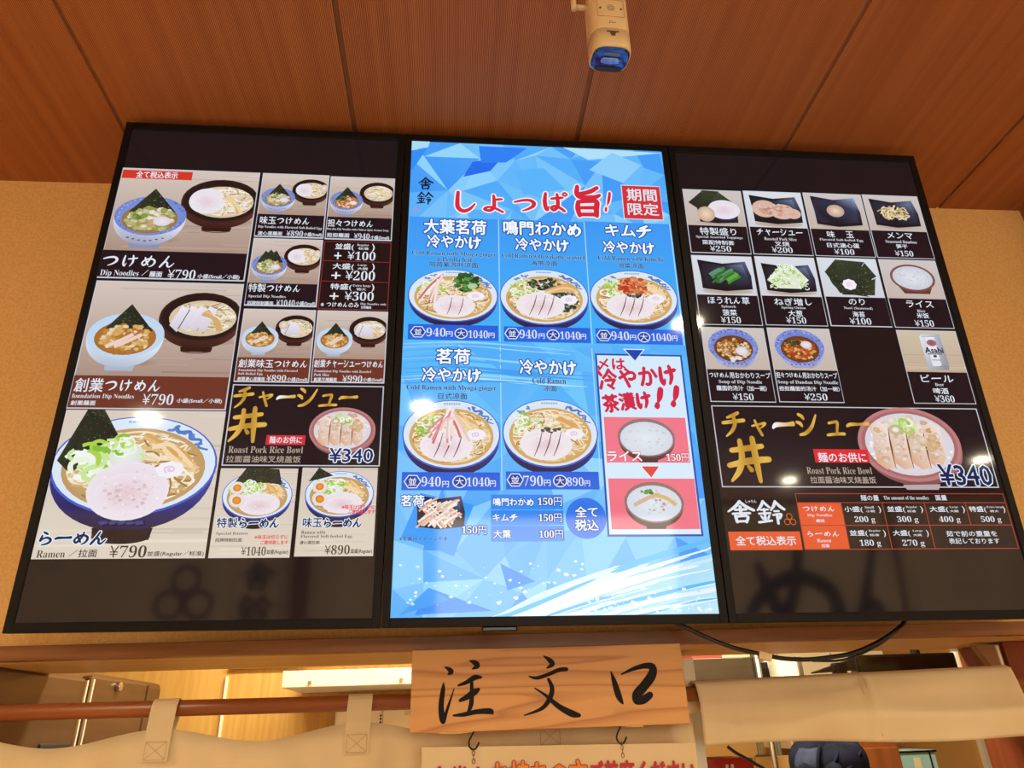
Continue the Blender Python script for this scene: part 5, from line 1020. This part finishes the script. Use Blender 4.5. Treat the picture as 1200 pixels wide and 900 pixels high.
# ------------------------------------------------------------------ kitchen behind the curtains
BRONZE = mat('bronze_steel', '#6b5038', .38, .55, c2='#5f452e', scale=(2, 2, 30)); GASK = mat('pale_gasket', '#d9cbb0', .5); DGAP = mat('dark_gap', '#1d1712', .7)
fr = thing('refrigerator', 'bronze steel refrigerator at the far left behind the curtain pole', 'refrigerator', (-1.5, .75, 0))
MB().box(-.35, .37, -.485, .49, .12, 1.787).build('body', BRONZE, fr, bevel=.02)
MB().box(.37, .4, -.505, -.105, .16, 1.765).build('door', BRONZE, fr, bevel=.008); d2 = MB().box(.37, .4, -.08, .285, .16, 1.775).build('door', BRONZE, fr, bevel=.008)
d0 = [o for o in fr.children if o.name.startswith('door')][0]
MB().box(.398, .404, -.112, -.105, .2, 1.76).build('gasket', GASK, d0); MB().box(.372, .39, -.105, -.08, .2, 1.76).build('gap_strip', DGAP, fr); MB().box(.398, .404, -.08, -.073, .2, 1.765).build('gasket', GASK, d2)
MB().box(.398, .403, .282, .287, .9, 1.77).build('edge_trim', BRONZE, d2)
MB().box(.396, .406, -.27, -.13, 1.585, 1.622).build('handle', DGAP, d0, bevel=.004)
MB().tube([(.4, .07, 1.755), (.412, .07, 1.755)], .012, 20).build('lock', mat('chrome', '#c9ccd0', .15, 1), d2, smooth=False, bevel=.002)
for x in (-.3, .32):
    for y in (-.44, .44): MB().tube([(x, y, 0), (x, y, .125)], .025, 12).build('leg', DARKMETAL, fr)
b = MB().box(-.955, -.948, 1.31, 1.323, 1.0, 1.808).build('trim_3', mat('white_joint', '#f2ead6', .5), kind='structure')
MB().box(-.95, -.2, 1.308, 1.323, 1.83, 1.838).build('trim_4', mat('thin_dark_joint', '#8a6630', .6), kind='structure')
wb = thing('wall_casing', 'long white metal casing on the pale wood wall, left of the sign', 'casing', (-.5, 1.0, 1.78))
MB().box(-.2, .35, 0, .32, -.031, .016).build('casing_body', mat('bright_white_enamel', '#f6f0de', .4, c2='#f2ead2'), wb, bevel=.002)
for x in (-.118, .155): MB().tube([(x, 0, -.018), (x, -.004, -.018)], .006, 12).build('screw_head', METAL, wb)
sw = thing('switch_cabinet', 'white enamel cabinet with small hinges below the white casing', 'cabinet', (-.41, 1.28, 1.5))
MB().box(-.16, .16, -.04, .04, 0, .19).build('body', WHITEP, sw, bevel=.002)
for x0, x1 in ((-.155, -.008), (-.004, .155)): 
    dr = MB().box(x0, x1, -.047, -.039, .005, .186).build('door', WHITEP, sw, bevel=.0015)
    xm = (x0 + x1) / 2; MB().box(xm - .01, xm + .01, -.051, -.046, .17, .18).build('hinge', METAL, dr); MB().box(xm - .01, xm + .01, -.051, -.046, .115, .125).build('hinge', METAL, dr)
for z in (.15, .16, .17): MB().tube([(-.012, -.046, z), (-.012, -.05, z)], .003, 8).build('screw', DARKMETAL, sw)
# right part of the opening
tb = MB().box(.318, .343, .3, .42, 1.4, 1.747).build('white_board', mat('white_board_paint', '#e6e3cf', .5), bevel=.001); tag(tb, 'white board edge standing right of the wooden sign', 'board')
hood = thing('range_hood', 'grey steel hood panel seen above the right curtain', 'hood', (.78, 1.45, 1.62))
MB().box(-.2, .075, -.25, .3, -.02, .195).build('hood_body', mat('dark_grey_steel', '#5d564a', .35, .7, c2='#4c463c', scale=(3, 3, 12)), hood, bevel=.003)
MB().box(.076, .09, -.25, .3, -.02, .205).build('edge_strip', METAL, hood); MB().box(-.1, .02, .0, .2, .195, .98).build('duct', METAL, hood, bevel=.003)
for x0, x1, z1, c, nm, lb in ((.64, .745, 1.832, '#b8402e', 'red_carton', 'flat red carton lying on the grey steel hood'), (.75, .85, 1.829, '#e9c490', 'paper_box', 'pale paper box lying on the grey steel hood')):
    tag(MB().box(x0, x1, 1.21, 1.35, 1.8155, z1).build(nm, mat(nm + '_card', c, .6), bevel=.001), lb, 'box')
p2_ = thing('steel_pipe', 'pale steel pipe running down beside the hood', 'pipe', (.858, 1.175, 0)); MB().tube([(0, 0, 0), (0, 0, 2.58)], .009, 14).build('tube', METAL, p2_, smooth=True); MB().tube([(0, 0, 2.58), (0, 0, 2.6)], .02, 14).build('flange', METAL, p2_)
dp = thing('speaker_box', 'small black box hanging beside the white dispenser', 'box', (.912, 1.3, 1.6)); MB().box(-.022, .022, -.05, .05, 0, .2).build('body', BLACK, dp, bevel=.002); MB().box(-.016, .016, -.053, -.049, .02, .18).build('front_mesh', DARKMETAL, dp); MB().tube([(0, 0, .2), (0, 0, 1.0)], .008, 10).build('hanging_rod', DARKMETAL, dp)
ds = thing('towel_dispenser', 'bright white towel dispenser behind the cable', 'dispenser', (.952, 1.17, 1.62)); MB().box(-.027, .045, 0, .12, 0, .185).build('case', mat('bright_white_enamel', '#f3ead2'), ds, bevel=.004); MB().box(.045, .062, .0, .12, 0, .19).build('side_panel', METAL, ds, bevel=.002)
cu = thing('kitchen_cupboard', 'cream kitchen cupboard behind the black wall screen', 'cupboard', (1.5, 2.05, 1.5)); MB().box(-.25, .25, -.15, .15, 0, .5).build('case', mat('cream_laminate', '#e6d6b0', .5), cu, bevel=.003)
for x in (-.245, .003): 
    dr = MB().box(x, x + .242, -.168, -.149, .01, .49).build('door', mat('cream_laminate', '#e6d6b0'), cu, bevel=.002); MB().box(x + .1, x + .14, -.176, -.167, .03, .045).build('handle', METAL, dr)
tv = thing('wall_screen', 'black screen on an arm above the right curtain', 'screen', (1.22, .9, 1.62))
MB().box(-.165, .165, 0, .04, -.02, .168).build('case', BLACK, tv, bevel=.002); MB().box(-.16, .16, -.002, .001, .01, .16).build('glass', mat('black_glass', '#060505', .1), tv); MB().box(.166, .176, -.004, .04, -.02, .17).build('white_edge', WHITEP, tv)
MB().prism([(-.165, .125), (-.165, .16), (-.3, .124), (-.3, .12)], .0, .03).build('swing_arm', BLACK, tv); MB().box(-.23, -.2, -.005, .035, .11, .148).build('arm_joint', DARKMETAL, tv, bevel=.002)
MB().box(2.345, 5.4, 2.22, 2.25, 0, 2.6).build('wall_kitchen_right', PALEWOOD, kind='structure'); MB().box(2.325, 2.345, 2.22, 2.25, 0, 2.6).build('trim_5', mat('white_joint', '#f2ead6'), kind='structure'); MB().tube([(.05, .02, .168), (.05, .02, .98)], .014, 12).build('ceiling_pole', DARKMETAL, tv)
br = thing('corner_bracket', 'brown triangular bracket at the right end of the opening', 'bracket', (1.06, .32, 1.7)); MB().prism([(-.036, .0585), (.024, .0585), (.024, -.012), (.004, -.012)], -.01, .01).build('plate', mat('brown_bracket', '#8c6438', .5), br); MB().box(.012, .018, -.014, -.0095, -.01, .056).build('white_rib', WHITEP, br)
# things below the right curtain
rb = thing('red_box', 'red box under the left end of the folded curtain', 'box', (.83, 1.5, 1.1)); MB().box(-.07, .075, -.02, .2, .3, .393).build('carton', mat('red_card', '#b3201c', .6), rb, bevel=.002)
b = MB(); [b.box(-.03 + .02 * k, -.02 + .02 * k, -.0212, -.0198, .33, .375) for k in range(2)]; b.build('pale_bars', WHITEP, rb); MB().box(-.09, .09, -.03, .22, -1.1, .3).build('shelf_stand', mat('shelf_stand_wood', '#a87436', .6), rb)
yb = thing('yellow_board', 'pale yellow board beside the red box under the curtain', 'board', (.95, 1.4, 0)); MB().box(-.065, .075, 0, .02, 0, 1.5).build('panel', mat('pale_yellow_card', '#f8d690', .6), yb, bevel=.001); MB().box(-.065, -.01, -.006, 0, 1.5, 1.506).build('clip', METAL, yb)
tag(MB().tube(spline([(.5, .6, 1.56), (.52, .6, 1.545), (.56, .6, 1.522), (.6, .6, 1.49), (.62, .6, 1.4)], 5), .004, 8).build('black_cord', BLACK), 'black cord hanging in front of the red box', 'cord')
rk = thing('metal_rack', 'greenish metal rack left of the navy headscarf', 'rack', (1.2, 1.74, 0))
RACK = mat('greenish_steel', '#a9a88a', .4, .6)
for x in (-.12, -.05, .12):
    for y in (-.1, .1): MB().tube([(x, y, 0), (x, y, 1.6)], .008, 10).build('post', RACK, rk)
for z in (.5, 1.0, 1.45): MB().box(-.13, .13, -.11, .11, z, z + .015).build('shelf', RACK, rk)
pn = thing('steel_pan', 'round steel pan standing on the metal rack', 'pan', (1.24, 1.74, 1.466)); MB().loft([ring(.05, .05, 0, 2), ring(.06, .06, .03, 2), ring(.062, .062, .05, 2)]).build('bowl', METAL, pn, smooth=True); MB().box(.06, .1, -.01, .01, .035, .045).build('handle', METAL, pn)
cbn = thing('brown_cabinet', 'tall brown wooden cabinet right of the navy headscarf', 'cabinet', (1.235, 1.42, 0)); BRW = wood('brown_cabinet_wood', '#8f5023', '#7a4019', (30, 30, 2)); MB().box(-.092, .082, -.2, .2, 0, 1.56).build('case', BRW, cbn, bevel=.003)
MB().box(-.082, .072, -.216, -.2, .05, 1.52).build('door', BRW, cbn, bevel=.002); MB().box(.05, .062, -.226, -.215, .9, 1.0).build('handle', METAL, cbn)
lb_ = thing('blue_shelf_unit', 'light blue shelf unit with a dark rail, right of the brown cabinet', 'shelf unit', (1.78, 1.5, 0)); LBL = mat('light_blue_film', '#9fc4bb', .4, c2='#8fb6b0'); MB().box(-.30, -.16, 0, .16, 0, 1.495).build('panel', LBL, lb_, bevel=.002)
MB().box(-.305, -.155, -.006, .0, 1.488, 1.494).build('dark_rail', DARKMETAL, lb_); MB().box(-.185, -.181, -.004, 0, .9, 1.488).build('dark_line', DARKMETAL, lb_); MB().box(-.25, -.225, -.003, 0, 1.2, 1.47).build('cream_strip', mat('cream_strip_paint', '#e6d2a0', .5), lb_)
# ------------------------------------------------------------------ person in the kitchen
def skin_mesh(name, verts, edges, radii, m, parent=None, sub=2):
    me = bpy.data.meshes.new(name); me.from_pydata(verts, edges, []); o = bpy.data.objects.new(name, me); COL.objects.link(o)
    md = o.modifiers.new('skin', 'SKIN'); md.use_smooth_shade = True; ss = o.modifiers.new('sub', 'SUBSURF'); ss.levels = sub; ss.render_levels = sub
    for i, sv in enumerate(me.skin_vertices[0].data): sv.radius = (radii[i], radii[i]) if not isinstance(radii[i], tuple) else radii[i]; sv.use_root = (i == 0)
    dg = bpy.context.evaluated_depsgraph_get(); new = bpy.data.meshes.new_from_object(o.evaluated_get(dg)); bpy.data.objects.remove(o)
    for p_ in new.polygons: p_.use_smooth = True
    o = bpy.data.objects.new(name, new); COL.objects.link(o); new.materials.clear(); new.materials.append(m)
    if parent: o.parent = parent
    return o
SKIN = mat('skin', '#c98f6c', .55); NAVY = mat('navy_cloth', '#1a1d2d', .85, c2='#12141f', scale=(30, 30, 30), bump=.3, spec=.08); DARKC = mat('black_work_cloth', '#1c1b1d', .9)
ps = thing('person', 'person with a navy headscarf knotted at the back, behind the right curtain', 'person', (.894, .87, 0), (0, 0, math.radians(-15)))
V = [(0, 0, .80), (0, 0, .93), (0, -.01, 1.06), (0, 0, 1.18), (0, .005, 1.25), (0, .01, 1.30), (0, .03, 1.37), (0, .03, 1.44), (0, .02, 1.49)]; E = [(i, i + 1) for i in range(8)]
R = [(.13, .10), (.125, .095), (.12, .09), (.13, .09), (.09, .07), (.05, .05), (.075, .085), (.078, .092), (.055, .07)]
for sx in (-1, 1):
    n = len(V); V += [(sx * .155, 0, 1.2), (sx * .2, .02, .97), (sx * .19, .14, .79), (sx * .185, .18, .74)]; R += [(.052, .052), (.042, .042), (.033, .033), (.034, .018)]; E += [(3, n), (n, n + 1), (n + 1, n + 2), (n + 2, n + 3)]
    for k, (fx, ln) in enumerate(((-.022, .052), (-.007, .062), (.008, .058), (.022, .045))):
        m0 = len(V); V += [(sx * .185 + fx, .215, .715), (sx * .185 + fx, .225 + ln * .5, .69 - ln * .25), (sx * .185 + fx, .225 + ln * .7, .685 - ln * .7)]; R += [.009, .008, .0065]; E += [(n + 3, m0), (m0, m0 + 1), (m0 + 1, m0 + 2)]
    m0 = len(V); V += [(sx * .185 - sx * .032, .185, .735), (sx * .185 - sx * .042, .215, .715)]; R += [.010, .008]; E += [(n + 3, m0), (m0, m0 + 1)]
    n = len(V); V += [(sx * .085, 0, .72), (sx * .09, .005, .42), (sx * .09, -.01, .09), (sx * .095, .06, .04), (sx * .1, .13, .03)]; R += [(.082, .082), (.058, .058), (.038, .038), (.04, .036), (.035, .025)]; E += [(0, n), (n, n + 1), (n + 1, n + 2), (n + 2, n + 3), (n + 3, n + 4)]
body = skin_mesh('body', V, E, R, SKIN, ps)
sv = [V[i] for i in range(5)]; se = [(0, 1), (1, 2), (2, 3), (3, 4)]; sr = [(r[0] * 1.12 + .006, r[1] * 1.12 + .006) for r in R[:5]]
for sx in (-1, 1): n = len(sv); sv += [(sx * .155, 0, 1.2), (sx * .19, .015, 1.02)]; sr += [.064, .056]; se += [(3, n), (n, n + 1)]
skin_mesh('shirt', sv, se, sr, DARKC, ps)
tv_ = [(0, 0, .84), (0, 0, .76)]; te = [(0, 1)]; tr_ = [(.15, .118), (.14, .115)]
for sx in (-1, 1): n = len(tv_); tv_ += [(sx * .085, 0, .68), (sx * .09, .005, .42), (sx * .09, -.01, .1)]; tr_ += [.092, .07, .052]; te += [(1, n), (n, n + 1), (n + 1, n + 2)]
skin_mesh('trousers', tv_, te, tr_, mat('dark_trousers', '#23242b', .9), ps)
for sx in (-1, 1):
    b = MB(); b.loft([ring(.045, .11, .0, 2.4, 20, sx * .097, .055), ring(.047, .112, .03, 2.4, 20, sx * .097, .055), ring(.04, .07, .08, 2.4, 20, sx * .095, .02)]); b.build('shoe', DARKC, ps, smooth=True)
    MB().loft([ring(.012, .02, -.03, 2, 12, sx * .086, .02), ring(.016, .026, 0, 2, 12, sx * .092, .02), ring(.01, .018, .03, 2, 12, sx * .088, .02)]).build('ear', SKIN, ps, smooth=True, loc=(0, 0, 1.40)); MB().loft([ring(.011, .004, -.006, 2, 12, sx * .032, .118), ring(.013, .006, 0, 2, 12, sx * .032, .118), ring(.011, .004, .006, 2, 12, sx * .032, .118)]).build('eye', mat('dark_eye', '#20140e', .2), ps, smooth=True, loc=(0, 0, 1.41))
MB().loft([ring(.014, .012, -.03, 2, 12, 0, .122), ring(.016, .02, -.02, 2, 12, 0, .122), ring(.008, .008, .02, 2, 12, 0, .117)]).build('nose', SKIN, ps, smooth=True, loc=(0, 0, 1.395)); MB().loft([ring(.022, .006, -.005, 2, 12, 0, .112), ring(.024, .008, 0, 2, 12, 0, .112), ring(.02, .006, .005, 2, 12, 0, .112)]).build('mouth', mat('lips', '#a5604f', .5), ps, smooth=True, loc=(0, 0, 1.345))
b = MB()
def scarf(u, v):
    a = 2 * PI * u; e = v * 1.0; r = math.cos(max(0, v - .55) / .45 * PI / 2) ** .55 if v > .55 else 1
    f = 1 + .022 * math.sin(a * 5 + 2 * v) * (1 - v) + .03 * math.sin(a * 2 + 3) * v
    return (.105 * r * f * math.cos(a), .03 + .118 * r * f * math.sin(a), 1.405 + .145 * min(1, v / .8) + .012 * math.sin(a + .6) + .006 * math.sin(3 * a) * v)
sf = b.sheet(scarf, 48, 16, .002).build('headscarf', NAVY, ps, smooth=True); sf['label'] = 'navy cloth headscarf'
b = MB()
for s_ in (-1, 1):
    c = Vector((-.052 + s_ * .026, -.104, 1.478)); b.loft([[(c.x + s_ * x, c.y + r_ * math.cos(t), c.z + r_ * 1.2 * math.sin(t)) for t in [k * PI / 5 for k in range(10)]] for x, r_ in ((-.02, .009), (-.004, .02), (.012, .026), (.028, .02), (.034, .008))])
b.tube([(-.052, -.112, 1.478), (-.06, -.118, 1.42), (-.062, -.116, 1.35)], [.014, .016, .008], 8); b.build('knot', NAVY, sf, smooth=True)
b = MB()
for k, q in enumerate(([(-.055, -.085, 1.48), (-.045, -.078, 1.52), (-.03, -.06, 1.548)], [(-.03, -.09, 1.48), (.0, -.088, 1.515), (.02, -.05, 1.55)], [(-.02, -.092, 1.478), (.03, -.085, 1.49), (.08, -.045, 1.53)])): b.tube(spline(q, 5), [.002] + [.005] * (len(spline(q, 5)) - 2) + [.002], 6)
b.build('cloth_fold', NAVY, sf, smooth=True)
fl = MB().sheet(lambda u, v: tuple(Vector(scarf(.55 + .13 * u, .5 + .36 * v)) + Vector((-.001, -.003, .002))), 8, 6, .0015).build('lit_patch', mat('lit_navy_cloth', '#3a3f55', .85, c2='#2e3245', scale=(30, 30, 30), spec=.1), sf, smooth=True); fl['label'] = 'lighter patch of the headscarf, coloured as lit'  # paler cloth colour stands for light on the scarf's upper left
# ------------------------------------------------------------------ shop side behind the viewer: downlights and the entrance curtain, seen mirrored in the displays
def downlight(x, y):
    t = thing('ceiling_downlight', 'round recessed ceiling downlight of the shop, behind the viewer', 'light', (x, y, ZC), group='ceiling downlights behind the viewer')
    MB().loft([ring(.075, .075, 0, 2, 28), ring(.075, .075, -.008, 2, 28), ring(.06, .06, -.008, 2, 28)], cap=False).build('trim_ring', WHITEP, t)
    l = bpy.data.lights.new('downlight_lamp', 'AREA'); l.shape = 'DISK'; l.size = .11; l.energy = DOWNLIGHT_W; l.color = LAMP_COL
    o = bpy.data.objects.new('downlight_lamp', l); COL.objects.link(o); o.parent = t; o.location = (0, 0, -.009)
    return t
for x, y in ((-1.92, -2.66), (-.36, -2.42), (.76, -1.22), (2.86, -4.73), (4.07, -3.88), (-1.38, -6.5)): downlight(x, y)
en = thing('entrance_curtain', 'entrance curtain with large black kana, behind the viewer', 'curtain', (.6, -4, 1.5)); EC = mat('entrance_cloth', '#efe2cb', .9, trans=.75)
for x0, x1 in ((-3.9, -1.84), (-1.835, -1.33), (-1.22, -.3), (1.5, 3.25), (3.3, 4.7)): MB().sheet(lambda u, v: (x0 + (x1 - x0) * u - .6, .012 * math.sin(u * 17), -.25 + 1.35 * v), 30, 2, .003).build('cloth_panel', EC, en)
MB().tube([(-4.6, 0, 1.12), (4.6, 0, 1.12)], .02, 12).build('pole', POLE, en, smooth=True)
def emboss(polys, x0, x1, z0, z1):
    b = MB()
    for q in polys: b.add([(x0 + (x1 - x0) * x / 100 - .6, .018, z1 - (z1 - z0) * y / 100 - 1.5) for x, y in q], [tuple(range(len(q)))])
    b.build('black_character', mat('black_dye', '#15110f', .9), en)
for g_, x0, x1 in (('め', 1.9, 2.82), ('ん', 2.72, 3.4)): emboss([q for s_ in BRUSH[g_] for q in stroke_polys(s_, .3)], x0, x1, 1.36, 2.34)
for g_, z0, z1 in (('舎', 2.02, 2.22), ('鈴', 1.79, 1.99)): emboss([q for s_ in BRUSH[g_] for q in stroke_polys(s_, 2)], -1.7, -1.46, z0, z1)
b = MB()
for x, z in ((-2.07, 2.1), (-2.17, 1.93), (-1.97, 1.93)): b.tube([(x + .09 * math.cos(k * PI / 8) - .6, .018, z + .09 * math.sin(k * PI / 8) - 1.5) for k in range(17)], .018, 6)
b.build('ring_emblem', mat('maroon_dye', '#5a2420', .9), en)
MB().box(-1.36, -1.19, -4.14, -4.04, 0, ZC).build('gap_blocker_post', MATS['wood_pillar'], kind='structure')  # added post that darkens the gap between the entrance cloth panels
for x, lb in ((-3.7, 'added housing over the left fill light of the shop, outside the picture'), (4.6, 'added housing over the right fill light of the shop, outside the picture')):
    t = thing('fill_light_housing', lb, 'light', (x, -1.3, 2.903), group='added fill light housings at the shop sides'); MB().box(-.27, .27, -.62, .62, .002, .029).build('housing', WHITEP, t, bevel=.003)  # housings added above the two fill lamps
t = thing('strip_light', 'long strip light on the kitchen ceiling, outside the picture', 'light', (.2, .75, 2.5)); MB().box(-1.12, 1.12, -.12, .12, .003, .04).build('housing', WHITEP, t, bevel=.003)
for x in (-.8, .8): MB().tube([(x, 0, .04), (x, 0, .1)], .01, 10).build('hanger', METAL, t)
